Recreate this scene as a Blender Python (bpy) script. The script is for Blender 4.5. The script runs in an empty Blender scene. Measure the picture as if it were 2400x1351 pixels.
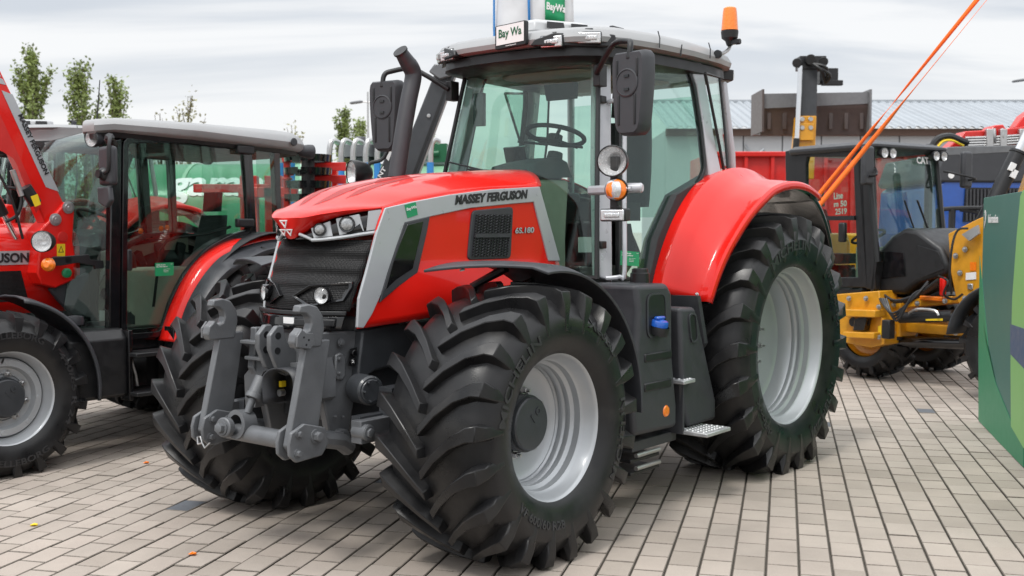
import bpy, bmesh, math, random
from math import sin, cos, pi, radians, sqrt, atan2
from mathutils import Vector, Matrix
random.seed(7)
S = bpy.context.scene
C = S.collection
# ------------------------------------------------------------------ camera, world, sun, exposure
F_PX, CX, CY, EYE, PITCH = 2570.0, 1200.0, 675.5, 1.65, math.atan(134.5/2570.0)
cam = bpy.data.cameras.new('camera'); cam.lens = 36*F_PX/2400; cam.sensor_width = 36; cam.clip_end = 2000; cam.clip_start = .05
cam.dof.use_dof = True; cam.dof.focus_distance = 6.2; cam.dof.aperture_fstop = 4.0
co = bpy.data.objects.new('camera', cam); C.objects.link(co); S.camera = co
co.location = (0, 0, EYE); co.rotation_euler = (pi/2-PITCH, 0, 0)
W = bpy.data.worlds.new('World'); S.world = W; W.use_nodes = True
SUN_EL, SUN_AZ = radians(58), radians(215)      # compass azimuth from +Y, clockwise
def world():
    n = W.node_tree.nodes; l = W.node_tree.links; n.clear()
    out = n.new('ShaderNodeOutputWorld'); bg = n.new('ShaderNodeBackground'); l.new(bg.outputs[0], out.inputs[0])
    bg.inputs['Strength'].default_value = .10
    sky = n.new('ShaderNodeTexSky'); sky.sky_type = 'NISHITA'; sky.sun_disc = False; sky.sun_elevation = SUN_EL; sky.sun_rotation = SUN_AZ
    tc = n.new('ShaderNodeTexCoord'); sx = n.new('ShaderNodeSeparateXYZ'); l.new(tc.outputs['Generated'], sx.inputs[0])
    ab = n.new('ShaderNodeMath'); ab.operation = 'ABSOLUTE'; l.new(sx.outputs[2], ab.inputs[0])
    ad = n.new('ShaderNodeMath'); ad.operation = 'ADD'; ad.inputs[1].default_value = .16; l.new(ab.outputs[0], ad.inputs[0])
    dx = n.new('ShaderNodeMath'); dx.operation = 'DIVIDE'; l.new(sx.outputs[0], dx.inputs[0]); l.new(ad.outputs[0], dx.inputs[1])
    dy = n.new('ShaderNodeMath'); dy.operation = 'DIVIDE'; l.new(sx.outputs[1], dy.inputs[0]); l.new(ad.outputs[0], dy.inputs[1])
    cb = n.new('ShaderNodeCombineXYZ'); l.new(dx.outputs[0], cb.inputs[0]); l.new(dy.outputs[0], cb.inputs[1])
    mp = n.new('ShaderNodeMapping'); mp.inputs['Scale'].default_value = (.55, 1.5, 1); mp.inputs['Location'].default_value = (3.1, 1.35, 0); mp.inputs['Rotation'].default_value = (0, 0, radians(-8)); l.new(cb.outputs[0], mp.inputs[0])
    no = n.new('ShaderNodeTexNoise'); no.inputs['Scale'].default_value = 1.05; no.inputs['Detail'].default_value = 8; no.inputs['Roughness'].default_value = .52; no.inputs['Distortion'].default_value = .5
    l.new(mp.outputs[0], no.inputs['Vector'])
    r = n.new('ShaderNodeValToRGB'); r.color_ramp.interpolation = 'EASE'
    r.color_ramp.elements[0].position = .36; r.color_ramp.elements[0].color = (6.5, 6.9, 7.45, 1)
    r.color_ramp.elements[1].position = .60; r.color_ramp.elements[1].color = (9.3, 9.35, 9.4, 1)
    l.new(no.outputs[0], r.inputs[0])
    # near the horizon the cloud deck is thin and white
    hz = n.new('ShaderNodeMapRange'); hz.inputs[1].default_value = .02; hz.inputs[2].default_value = .17; hz.inputs[3].default_value = .85; hz.inputs[4].default_value = 0.0
    l.new(ab.outputs[0], hz.inputs[0])
    mh = n.new('ShaderNodeMix'); mh.data_type = 'RGBA'; l.new(hz.outputs[0], mh.inputs[0]); l.new(r.outputs[0], mh.inputs[6]); mh.inputs[7].default_value = (9.5, 9.5, 9.45, 1)
    # overcast deck: brighter overhead
    mz = n.new('ShaderNodeMapRange'); mz.interpolation_type = 'SMOOTHSTEP'; mz.inputs[1].default_value = .22; mz.inputs[2].default_value = 1; mz.inputs[3].default_value = .80; mz.inputs[4].default_value = 1.9
    l.new(ab.outputs[0], mz.inputs[0])
    vm = n.new('ShaderNodeVectorMath'); vm.operation = 'SCALE'; l.new(mh.outputs[2], vm.inputs[0]); l.new(mz.outputs[0], vm.inputs['Scale'])
    mx = n.new('ShaderNodeMix'); mx.data_type = 'RGBA'; mx.inputs[0].default_value = .93
    l.new(sky.outputs[0], mx.inputs[6]); l.new(vm.outputs[0], mx.inputs[7]); l.new(mx.outputs[2], bg.inputs[0])
world()
sd = bpy.data.lights.new('sun', 'SUN'); sd.energy = 1.5; sd.angle = radians(14); sd.color = (1, .97, .92)
so = bpy.data.objects.new('sun', sd); C.objects.link(so); so.rotation_euler = (pi/2-SUN_EL, 0, -SUN_AZ+pi)
so.location = (0, 0, 20)
S.view_settings.view_transform = 'Standard'; S.view_settings.look = 'None'; S.view_settings.gamma = 1; S.view_settings.exposure = 0.40
S.render.engine = 'CYCLES'
S.cycles.max_bounces = 10; S.cycles.transparent_max_bounces = 24; S.cycles.glossy_bounces = 5; S.cycles.diffuse_bounces = 4
S.cycles.caustics_reflective = False; S.cycles.caustics_refractive = False; S.cycles.sample_clamp_indirect = 6
S.cycles.use_denoising = True
# ------------------------------------------------------------------ materials
def mat(name, col, rough=.5, metal=0, coat=0, var=.08, vs=14, bump=0, bs=60, rv=.08, spec=.5, dirt=None, ds=3.0, sheen=0):
    m = bpy.data.materials.new(name); m.use_nodes = True; n = m.node_tree.nodes; l = m.node_tree.links
    b = n['Principled BSDF']; tc = n.new('ShaderNodeTexCoord')
    b.inputs['Metallic'].default_value = metal; b.inputs['Coat Weight'].default_value = coat; b.inputs['Coat Roughness'].default_value = .06
    b.inputs['Specular IOR Level'].default_value = spec
    no = n.new('ShaderNodeTexNoise'); no.inputs['Scale'].default_value = vs; no.inputs['Detail'].default_value = 6; l.new(tc.outputs['Object'], no.inputs['Vector'])
    mr = n.new('ShaderNodeMapRange'); mr.inputs[1].default_value = .3; mr.inputs[2].default_value = .7; mr.inputs[3].default_value = 1-var; mr.inputs[4].default_value = 1+var; l.new(no.outputs[0], mr.inputs[0])
    hs = n.new('ShaderNodeHueSaturation'); hs.inputs['Color'].default_value = (*col, 1); l.new(mr.outputs[0], hs.inputs['Value'])
    last = hs.outputs[0]
    if dirt:
        dn = n.new('ShaderNodeTexNoise'); dn.inputs['Scale'].default_value = ds; dn.inputs['Detail'].default_value = 8; dn.inputs['Roughness'].default_value = .7; l.new(tc.outputs['Object'], dn.inputs['Vector'])
        dr = n.new('ShaderNodeMapRange'); dr.inputs[1].default_value = .5; dr.inputs[2].default_value = .75; dr.inputs[3].default_value = 0; dr.inputs[4].default_value = dirt[3]; l.new(dn.outputs[0], dr.inputs[0])
        mx = n.new('ShaderNodeMix'); mx.data_type = 'RGBA'; l.new(dr.outputs[0], mx.inputs[0]); l.new(last, mx.inputs[6]); mx.inputs[7].default_value = (*dirt[:3], 1); last = mx.outputs[2]
    l.new(last, b.inputs['Base Color'])
    r2 = n.new('ShaderNodeMapRange'); r2.inputs[1].default_value = .3; r2.inputs[2].default_value = .7; r2.inputs[3].default_value = max(.02, rough-rv); r2.inputs[4].default_value = rough+rv; l.new(no.outputs[0], r2.inputs[0]); l.new(r2.outputs[0], b.inputs['Roughness'])
    if bump:
        bn = n.new('ShaderNodeTexNoise'); bn.inputs['Scale'].default_value = bs; bn.inputs['Detail'].default_value = 4; l.new(tc.outputs['Object'], bn.inputs['Vector'])
        bp = n.new('ShaderNodeBump'); bp.inputs['Strength'].default_value = bump; bp.inputs['Distance'].default_value = .004; l.new(bn.outputs[0], bp.inputs['Height']); l.new(bp.outputs[0], b.inputs['Normal'])
    return m
def glass_mat(name, tint, refl=1.0):
    m = bpy.data.materials.new(name); m.use_nodes = True; n = m.node_tree.nodes; l = m.node_tree.links; n.clear()
    o = n.new('ShaderNodeOutputMaterial'); t = n.new('ShaderNodeBsdfTransparent'); t.inputs[0].default_value = (*tint, 1)
    g = n.new('ShaderNodeBsdfGlossy'); g.inputs['Roughness'].default_value = .01; g.inputs['Color'].default_value = (refl, refl, refl, 1)
    fr = n.new('ShaderNodeFresnel'); ge = n.new('ShaderNodeNewGeometry'); io = n.new('ShaderNodeMapRange'); io.inputs[3].default_value = 1.5; io.inputs[4].default_value = 1/1.5
    l.new(ge.outputs['Backfacing'], io.inputs[0]); l.new(io.outputs[0], fr.inputs[0]); mx = n.new('ShaderNodeMixShader')
    l.new(fr.outputs[0], mx.inputs[0]); l.new(t.outputs[0], mx.inputs[1]); l.new(g.outputs[0], mx.inputs[2]); l.new(mx.outputs[0], o.inputs[0])
    return m
M = {}
M['red'] = mat('red_paint', (.74, .012, .007), .33, coat=.65, var=.04, vs=3, bump=.03, bs=3, spec=.2)
M['red2'] = mat('dull_red_paint', (.60, .016, .012), .4, coat=.3, var=.06)
M['inlay'] = mat('perforated_red', (.36, .012, .01), .55, coat=.2, var=.5, vs=220, bump=.6, bs=260)
M['silver'] = mat('silver_paint', (.44, .46, .48), .35, metal=.15, coat=.4, var=.015)
M['rim'] = mat('rim_silver', (.47, .49, .51), .36, metal=.35, coat=.25, var=.04, vs=6)
M['roofgrey'] = mat('roof_grey', (.31, .315, .32), .4, var=.05, vs=5)
M['roofwhite'] = mat('roof_white', (.48, .49, .50), .35, var=.04)
M['post'] = mat('cab_post_grey', (.50, .51, .54), .33, metal=.2, coat=.3, var=.04)
M['black'] = mat('black_plastic', (.012, .0125, .014), .42, var=.15, bump=.05, bs=300)
M['gloss'] = mat('black_gloss', (.006, .006, .007), .15, var=.1, coat=.4)
M['plastic'] = mat('grey_black_plastic', (.042, .044, .050), .5, var=.1, bump=.08, bs=400)
M['fender'] = mat('fender_plastic', (.045, .048, .055), .45, var=.1, bump=.06, bs=300)
M['lamp_dark'] = mat('dark_lamp_lens', (.34, .35, .36), .12, metal=.6, var=.35, vs=70, bump=.5, bs=120, coat=1)
M['cast'] = mat('grey_cast_iron', (.135, .141, .15), .42, metal=.15, coat=.2, var=.12, vs=9, bump=.25, bs=120, dirt=(.2, .2, .2, .3))
M['cast2'] = mat('dark_cast_iron', (.045, .049, .055), .42, metal=.1, coat=.2, var=.12, vs=9, bump=.25, bs=120)
M['rubber'] = mat('tyre_rubber', (.0125, .0125, .0135), .37, var=.3, vs=7, bump=.12, bs=220, rv=.13, dirt=(.045, .042, .038, .4), ds=5, spec=.42)
M['letter'] = mat('tyre_lettering', (.03, .03, .032), .5, var=.1)
M['mesh'] = mat('grille_mesh', (.006, .006, .0065), .5, spec=.3, var=.2, vs=40)
M['chrome'] = mat('chrome', (.75, .76, .78), .12, metal=1, var=.03)
M['reflector'] = mat('reflector', (.82, .83, .84), .25, metal=.35, var=.1, vs=60, bump=.25, bs=70)
M['steel'] = mat('zinc_steel', (.5, .5, .5), .35, metal=.9, var=.1)
M['lens'] = mat('lamp_lens', (.72, .74, .76), .15, metal=.6, var=.2, vs=150, bump=.5, bs=160, coat=1)
M['amber'] = mat('amber_lens', (.95, .22, .008), .15, coat=1, var=.12, vs=80, bump=.5, bs=120)
M['white'] = mat('white_print', (.8, .8, .8), .4, var=.02)
M['black_print'] = mat('black_print', (.02, .02, .022), .4, var=.02)
M['green'] = mat('green_print', (.012, .30, .12), .4, var=.03)
M['greentext'] = mat('dark_green_print', (.01, .11, .045), .4, var=.03)
M['beige'] = mat('beige_trim', (.42, .39, .33), .7, var=.06)
M['dark_trim'] = mat('dark_trim', (.03, .032, .035), .7, var=.1)
M['blue'] = mat('blue_plastic', (.012, .10, .48), .3, coat=.5, var=.06)
M['yellow'] = mat('yellow_paint', (.66, .30, .012), .38, coat=.3, var=.08, dirt=(.3, .18, .03, .4))
M['ylabel'] = mat('yellow_label', (.85, .60, .02), .4, var=.03)
M['tank'] = mat('green_tank', (.05, .26, .12), .35, coat=.4, var=.06)
M['palegreen'] = mat('pale_green_tank', (.22, .43, .28), .4, coat=.3, var=.07)
M['hoseblue'] = mat('blue_hose', (.03, .22, .56), .45, var=.08)
M['bluepaint'] = mat('blue_paint', (.02, .085, .36), .35, coat=.4, var=.06)
M['orange'] = mat('orange_webbing', (.88, .15, .008), .75, var=.1, vs=60)
M['bag'] = mat('white_woven_bag', (.68, .69, .71), .7, var=.06, bump=.5, bs=9, vs=6)
M['alu'] = mat('tread_plate', (.48, .49, .50), .4, metal=.5, var=.1, bump=.3, bs=90)
M['glass'] = glass_mat('green_tinted_glass', (.80, .91, .865), .9)
M['glass_dark'] = glass_mat('tinted_glass', (.74, .83, .79), .9)
M['clear'] = glass_mat('clear_glass', (.97, .97, .97))
def honeycomb(m, sc=110):
    n = m.node_tree.nodes; l = m.node_tree.links; b = n['Principled BSDF']; tc = n.new('ShaderNodeTexCoord')
    v = n.new('ShaderNodeTexVoronoi'); v.inputs['Scale'].default_value = sc; v.inputs['Randomness'].default_value = .15; l.new(tc.outputs['Object'], v.inputs['Vector'])
    bp = n.new('ShaderNodeBump'); bp.inputs['Strength'].default_value = .8; bp.inputs['Distance'].default_value = .004; bp.invert = True; l.new(v.outputs['Distance'], bp.inputs['Height']); l.new(bp.outputs[0], b.inputs['Normal'])
honeycomb(M['mesh'])
# ------------------------------------------------------------------ geometry helpers
class MB:
    def __init__(s): s.v = []; s.f = []
    def add(s, vs, fs):
        o = len(s.v); s.v += [tuple(v) for v in vs]; s.f += [tuple(i+o for i in f) for f in fs]; return s
    def box(s, c, d, R=None):
        x, y, z = d[0]/2, d[1]/2, d[2]/2; c = Vector(c)
        vs = [Vector(p) for p in ((-x,-y,-z),(x,-y,-z),(x,y,-z),(-x,y,-z),(-x,-y,z),(x,-y,z),(x,y,z),(-x,y,z))]
        if R is not None: vs = [R @ v for v in vs]
        return s.add([c+v for v in vs], [(0,3,2,1),(4,5,6,7),(0,1,5,4),(1,2,6,5),(2,3,7,6),(3,0,4,7)])
    def prism(s, pts, vec):
        n = len(pts); vec = Vector(vec); a = [Vector(p) for p in pts]
        nn = Vector((0, 0, 0))
        for i in range(n): nn += a[i].cross(a[(i+1) % n])
        if nn.dot(vec) > 0: a.reverse()
        return s.add(a+[p+vec for p in a], [tuple(range(n)), tuple(range(2*n-1, n-1, -1))]+[(i, i+n, (i+1) % n+n, (i+1) % n) for i in range(n)])
    def ring(s, outer, inner, vec):
        n = len(outer); vec = Vector(vec); o = [Vector(p) for p in outer]; i_ = [Vector(p) for p in inner]
        fs = []
        for i in range(n):
            j = (i+1) % n
            fs += [(i, j, n+j, n+i), (2*n+i, 3*n+i, 3*n+j, 2*n+j), (i, 2*n+i, 2*n+j, j), (n+i, n+j, 3*n+j, 3*n+i)]
        return s.add(o+i_+[p+vec for p in o]+[p+vec for p in i_], fs)
    def loft(s, rings, closed=True, cap=True):
        n = len(rings[0]); vs = [p for r in rings for p in r]; fs = []
        for k in range(len(rings)-1):
            for i in range(n if closed else n-1):
                j = (i+1) % n; fs.append((k*n+i, k*n+j, (k+1)*n+j, (k+1)*n+i))
        if cap and closed: fs += [tuple(range(n-1, -1, -1)), tuple(range((len(rings)-1)*n, len(rings)*n))]
        return s.add(vs, fs)
    def cyl(s, a, b, r, r2=None, seg=20):
        return s.lathe([(0, 0), (0, r), ((Vector(b)-Vector(a)).length, r if r2 is None else r2), ((Vector(b)-Vector(a)).length, 0)], a, Vector(b)-Vector(a), seg)
    def lathe(s, prof, o, axis, seg=32, ph=0):
        o = Vector(o); ax = Vector(axis).normalized(); u = ax.orthogonal().normalized()
        if abs(ax.z) < .9: u = (Vector((0, 0, 1))-ax*ax.z).normalized()
        w = ax.cross(u); rings = []
        vs = []; fs = []
        for a, r in prof:
            for k in range(seg):
                t = 2*pi*(k+ph)/seg; vs.append(o+ax*a+(u*cos(t)+w*sin(t))*max(r, 1e-4))
        for p in range(len(prof)-1):
            for k in range(seg):
                j = (k+1) % seg; fs.append((p*seg+k, p*seg+j, (p+1)*seg+j, (p+1)*seg+k))
        return s.add(vs, fs)
    def tube(s, pts, r, seg=10, flat=None):
        P = [Vector(p) for p in pts]; rings = []; up = None
        for i, p in enumerate(P):
            t = (P[min(i+1, len(P)-1)]-P[max(i-1, 0)]).normalized()
            if up is None: up = t.orthogonal().normalized()
            up = (up-t*up.dot(t)).normalized(); w = t.cross(up)
            rr = r[i] if isinstance(r, (list, tuple)) else r
            rings.append([p+(up*cos(2*pi*k/seg)+w*sin(2*pi*k/seg))*rr for k in range(seg)])
        return s.loft(rings)
    def grid(s, rows):
        n = len(rows[0]); return s.add([p for r in rows for p in r], [(k*n+i, k*n+i+1, (k+1)*n+i+1, (k+1)*n+i) for k in range(len(rows)-1) for i in range(n-1)])
    def hexbolt(s, c, ax, r=.014, h=.014):
        c = Vector(c); ax = Vector(ax).normalized()
        s.lathe([(0, 0), (0, r*1.5), (h*.3, r*1.5), (h*.3, 0)], c, ax, 12)
        return s.lathe([(h*.3, 0), (h*.3, r), (h*1.2, r), (h*1.3, r*.8), (h*1.3, 0)], c, ax, 6)
    def split(s, name, m, parent=None, **kw):
        """one object for each loose piece"""
        par = list(range(len(s.v)))
        def find(i):
            while par[i] != i: par[i] = par[par[i]]; i = par[i]
            return i
        for f in s.f:
            r = find(f[0])
            for i in f[1:]: par[find(i)] = r
        grp = {}
        for f in s.f: grp.setdefault(find(f[0]), []).append(f)
        out = []
        for fs in grp.values():
            ids = sorted({i for f in fs for i in f}); mp = {i: k for k, i in enumerate(ids)}
            q = MB(); q.v = [s.v[i] for i in ids]; q.f = [tuple(mp[i] for i in f) for f in fs]; out.append(q.build(name, m, parent, **kw))
        return out[0]
    def build(s, name, m, parent=None, loc=None, smooth=32, bevel=0, seg=2, solid=0, sub=0, mirror=False, **kw):
        me = bpy.data.meshes.new(name); me.from_pydata(s.v, [], s.f); me.materials.append(M[m] if isinstance(m, str) else m)
        bm = bmesh.new(); bm.from_mesh(me); bmesh.ops.remove_doubles(bm, verts=bm.verts, dist=2e-4); bmesh.ops.recalc_face_normals(bm, faces=bm.faces); bm.to_mesh(me); bm.free()
        if smooth:
            for p in me.polygons: p.use_smooth = True
            me.set_sharp_from_angle(angle=radians(smooth))
        o = bpy.data.objects.new(name, me); C.objects.link(o)
        if parent: o.parent = parent
        if loc: o.location = loc
        if solid: q = o.modifiers.new('solid', 'SOLIDIFY'); q.thickness = solid; q.offset = 0
        if sub: q = o.modifiers.new('sub', 'SUBSURF'); q.levels = sub; q.render_levels = sub
        if bevel: q = o.modifiers.new('bevel', 'BEVEL'); q.width = bevel; q.segments = seg; q.limit_method = 'ANGLE'; q.angle_limit = radians(35); q.harden_normals = False
        for k, v in kw.items(): o[k] = v
        return o
def rnd(pts, r=.05, n=4):
    """round the corners of a closed 3D polygon"""
    P = [Vector(p) for p in pts]; out = []; N = len(P)
    for i in range(N):
        a, b, c = P[i-1], P[i], P[(i+1) % N]; d1 = (a-b); d2 = (c-b); q = min(r, d1.length*.45, d2.length*.45)
        s, e = b+d1.normalized()*q, b+d2.normalized()*q
        for k in range(n+1):
            t = k/n; out.append(s*(1-t)**2+b*2*t*(1-t)+e*t*t)
    return out
def curve(pts, n=6):
    """Catmull-Rom through open list"""
    P = [Vector(p) for p in pts]; out = []
    for i in range(len(P)-1):
        p0, p1, p2, p3 = P[max(i-1, 0)], P[i], P[i+1], P[min(i+2, len(P)-1)]
        for k in range(n):
            t = k/n; out.append(.5*((2*p1)+(p2-p0)*t+(2*p0-5*p1+4*p2-p3)*t*t+(3*p1-p0-3*p2+p3)*t**3))
    return out+[P[-1]]
def lerp(a, b, t): return a+(b-a)*t
def interp(xs, ys, x):
    if x <= xs[0]: return ys[0]
    for i in range(len(xs)-1):
        if x <= xs[i+1]: return lerp(ys[i], ys[i+1], (x-xs[i])/(xs[i+1]-xs[i]))
    return ys[-1]
def inset(pts, d):
    """shrink a planar polygon towards its centroid-wise edges"""
    P = [Vector(p) for p in pts]; N = len(P); nn = Vector((0, 0, 0))
    for i in range(N): nn += P[i].cross(P[(i+1) % N])
    nn.normalize(); out = []
    for i in range(N):
        a = (P[i]-P[i-1]); b = (P[(i+1) % N]-P[i])
        if a.length < 1e-6: a = b
        if b.length < 1e-6: b = a
        n1 = nn.cross(a.normalized()); n2 = nn.cross(b.normalized()); m_ = (n1+n2)
        if m_.length < 1e-6: m_ = n1
        m_.normalize(); out.append(P[i]+m_*d/max(.4, m_.dot(n1)))
    return out
def text_geo(s, bold=0.0, ext=.0):
    cu = bpy.data.curves.new('t', 'FONT'); cu.body = s; cu.offset = bold; cu.extrude = ext; cu.resolution_u = 3
    o = bpy.data.objects.new('t', cu); C.objects.link(o); dg = bpy.context.evaluated_depsgraph_get()
    me = bpy.data.meshes.new_from_object(o.evaluated_get(dg)); bpy.data.objects.remove(o); bpy.data.curves.remove(cu)
    vs = [v.co.copy() for v in me.vertices]; fs = [tuple(p.vertices) for p in me.polygons]; bpy.data.meshes.remove(me)
    x0, x1 = min(v.x for v in vs), max(v.x for v in vs); y0, y1 = min(v.y for v in vs), max(v.y for v in vs)
    return [((v.x-x0)/(x1-x0), (v.y-y0)/(y1-y0), v.z) for v in vs], fs, (x1-x0)/(y1-y0)
def text(s, p0, p1, p2, m, parent=None, name='lettering', bold=.015, lift=.002, depth=.003, **kw):
    """letters filling the parallelogram p0 (lower left) p1 (lower right) p2 (upper left)"""
    p0, p1, p2 = Vector(p0), Vector(p1), Vector(p2); u = p1-p0; w = p2-p0; n = u.cross(w).normalized()
    vs, fs, a = text_geo(s, bold, .5); b = MB()
    b.add([p0+u*x+w*y+n*(lift+(z+.5)*depth) for x, y, z in vs], fs)
    return b.build(name, m, parent, smooth=0, **kw)
def arc_text(mb, s, r, h, a0, span, yfun, o, flip=False, bold=.02):
    """bend text onto a sidewall: r inner radius, h letter height, from angle a0 over span, axial height yfun(r)"""
    vs, fs, a = text_geo(s, bold, .5); P = []
    for x, y, z in vs:
        ang = a0-span*x if not flip else a0+span*x
        rr = r+h*y if not flip else r+h*(1-y)
        yy = yfun(rr)+(.001 if z < 0 else .005)
        P.append((-cos(ang)*rr, o*yy, sin(ang)*rr))
    mb.add(P, fs)
def tag(o, label=None, cat=None, group=None, kind=None):
    if label: o['label'] = label
    if cat: o['category'] = cat
    if group: o['group'] = group
    if kind: o['kind'] = kind
    return o
def thing(name, label, cat, loc=(0, 0, 0), rz=0, group=None):
    o = bpy.data.objects.new(name, None); C.objects.link(o); o.location = loc; o.rotation_euler = (0, 0, rz); o.empty_display_size = .2
    return tag(o, label, cat, group)
def copy_tree(o, parent=None):
    c = o.copy(); C.objects.link(c)
    if parent: c.parent = parent
    for ch in list(o.children): copy_tree(ch, c)
    return c
class Frame:
    """a vehicle's own axes: x forward, y to its left, z up; on() finds where a sight line meets a plane of the vehicle"""
    def __init__(s, O, ang):
        s.O = Vector(O); s.F = Vector((cos(ang), sin(ang), 0)); s.L = Vector((-sin(ang), cos(ang), 0)); s.U = Vector((0, 0, 1)); s.ang = ang
    def loc(s, P): q = P-s.O; return Vector((q.dot(s.F), q.dot(s.L), q.z))
    def w(s, l): return s.O+s.F*l[0]+s.L*l[1]+s.U*l[2]
    def ray(s, px, py): return Vector((0, cos(PITCH), -sin(PITCH)))+Vector((1, 0, 0))*((px-CX)/F_PX)-Vector((0, sin(PITCH), cos(PITCH)))*((py-CY)/F_PX)
    def pl(s, px, py, p, n):
        E_ = s.loc(Vector((0, 0, EYE))); d = s.ray(px, py); d = Vector((d.dot(s.F), d.dot(s.L), d.z)); p = Vector(p); n = Vector(n)
        return E_+d*((p-E_).dot(n)/d.dot(n))
    def on(s, px, py, ax, val):
        p = [0, 0, 0]; p[ax] = val; n = [0, 0, 0]; n[ax] = 1; return s.pl(px, py, p, n)
    def tri(s, px, py, a, b, c):
        a, b, c = Vector(a), Vector(b), Vector(c); return s.pl(px, py, a, (b-a).cross(c-a))
WF = Frame((0, 0, 0), 0)
# ------------------------------------------------------------------ setting: ground
PA = radians(13.944); MU, MV = .2372, .1582
def pw(u, v, z=0): return Vector((u*sin(PA)+v*cos(PA), u*cos(PA)-v*sin(PA), z))
def ground():
    m = bpy.data.materials.new('paving_ground'); m.use_nodes = True; n = m.node_tree.nodes; l = m.node_tree.links; b = n['Principled BSDF']
    tc = n.new('ShaderNodeTexCoord'); mp = n.new('ShaderNodeMapping'); mp.vector_type = 'TEXTURE'; mp.inputs['Rotation'].default_value = (0, 0, pi/2-PA); l.new(tc.outputs['Object'], mp.inputs[0])
    br = n.new('ShaderNodeTexBrick'); br.inputs['Scale'].default_value = 1; br.inputs['Brick Width'].default_value = MU; br.inputs['Row Height'].default_value = MV; br.inputs['Mortar Size'].default_value = .004
    br.inputs['Color1'].default_value = (.40, .355, .32, 1); br.inputs['Color2'].default_value = (.36, .325, .295, 1); br.inputs['Mortar'].default_value = (.1, .09, .08, 1); l.new(mp.outputs[0], br.inputs['Vector'])
    l.new(br.outputs[0], b.inputs['Base Color']); b.inputs['Roughness'].default_value = .85
    mb = MB(); mb.add([(-600, -300, -.05), (600, -300, -.05), (600, 900, -.05), (-600, 900, -.05)], [(0, 1, 2, 3)])
    g = mb.build('ground', m, smooth=0); tag(g, kind='structure')
    # pavers
    pm = bpy.data.materials.new('concrete_paver'); pm.use_nodes = True; n = pm.node_tree.nodes; l = pm.node_tree.links; b = n['Principled BSDF']
    geo = n.new('ShaderNodeNewGeometry'); tc = n.new('ShaderNodeTexCoord'); oi = n.new('ShaderNodeObjectInfo')
    r = n.new('ShaderNodeValToRGB'); cr = r.color_ramp; cr.elements[0].color = (.345, .298, .255, 1); cr.elements[1].color = (.44, .385, .335, 1)
    e = cr.elements.new(.35); e.color = (.395, .345, .30, 1); e = cr.elements.new(.7); e.color = (.415, .357, .31, 1)
    wn = n.new('ShaderNodeTexWhiteNoise'); wn.noise_dimensions = '1D'; ad = n.new('ShaderNodeMath'); ad.operation = 'ADD'; l.new(geo.outputs['Random Per Island'], ad.inputs[0]); l.new(oi.outputs['Random'], ad.inputs[1]); l.new(ad.outputs[0], wn.inputs['W']); l.new(wn.outputs['Value'], r.inputs[0])
    sp = n.new('ShaderNodeTexNoise'); sp.inputs['Scale'].default_value = 260; sp.inputs['Detail'].default_value = 3; l.new(geo.outputs['Position'], sp.inputs['Vector'])
    st = n.new('ShaderNodeTexNoise'); st.inputs['Scale'].default_value = 1.1; st.inputs['Detail'].default_value = 7; st.inputs['Roughness'].default_value = .65; l.new(geo.outputs['Position'], st.inputs['Vector'])
    m1 = n.new('ShaderNodeMapRange'); m1.inputs[1].default_value = .25; m1.inputs[2].default_value = .75; m1.inputs[3].default_value = .86; m1.inputs[4].default_value = 1.12; l.new(sp.outputs[0], m1.inputs[0])
    m2 = n.new('ShaderNodeMapRange'); m2.inputs[1].default_value = .3; m2.inputs[2].default_value = .7; m2.inputs[3].default_value = .80; m2.inputs[4].default_value = 1.1; l.new(st.outputs[0], m2.inputs[0])
    mu = n.new('ShaderNodeMath'); mu.operation = 'MULTIPLY'; l.new(m1.outputs[0], mu.inputs[0]); l.new(m2.outputs[0], mu.inputs[1])
    hs = n.new('ShaderNodeHueSaturation'); l.new(r.outputs[0], hs.inputs['Color']); l.new(mu.outputs[0], hs.inputs['Value']); l.new(hs.outputs[0], b.inputs['Base Color']); b.inputs['Roughness'].default_value = .8
    bp = n.new('ShaderNodeBump'); bp.inputs['Strength'].default_value = .25; bp.inputs['Distance'].default_value = .002; l.new(sp.outputs[0], bp.inputs['Height']); l.new(bp.outputs[0], b.inputs['Normal'])
    dk = mat('dark_paver', (.115, .125, .14), .8, var=.15, vs=60, bump=.2, bs=200)
    jm = mat('joint_grit', (.085, .074, .06), .95, var=.7, vs=160, bump=1, bs=160)
    tag(MB().add([pw(0, -9, -.012), pw(30, -9, -.012), pw(30, 13, -.012), pw(0, 13, -.012)], [(0, 1, 2, 3)]).build('joint_grit', jm, g, smooth=0), kind='stuff')
    TH = .05; jx, jy = .0084, .0034     # main and head joint half-gaps
    def paver_geo(mb, u, v, z0, tx, ty):
        a0, a1, b0, b1 = u+jy, u+MU-jy*1.1, v+jx*.45, v+MV-jx*.55; c = .0045
        o = [pw(a, b_, 0) for a, b_ in ((a0, b0), (a1, b0), (a1, b1), (a0, b1))]
        i_ = [pw(a, b_, 0) for a, b_ in ((a0+c, b0+c), (a1-c, b0+c), (a1-c, b1-c), (a0+c, b1-c))]
        cx_ = pw((a0+a1)/2, (b0+b1)/2)
        vs = [p+Vector((0, 0, z0-.025)) for p in o]+[p+Vector((0, 0, z0-.004)) for p in o]+[p+Vector((0, 0, z0+tx*(p.x-cx_.x)+ty*(p.y-cx_.y))) for p in i_]
        fs = [(8, 9, 10, 11)]+[(k, (k+1) % 4, 4+(k+1) % 4, 4+k) for k in range(4)]+[(4+k, 4+(k+1) % 4, 8+(k+1) % 4, 8+k) for k in range(4)]
        mb.add(vs, fs)
    em = mat('paver_edge_grime', (.19, .165, .14), .9, var=.35, vs=90)
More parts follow.
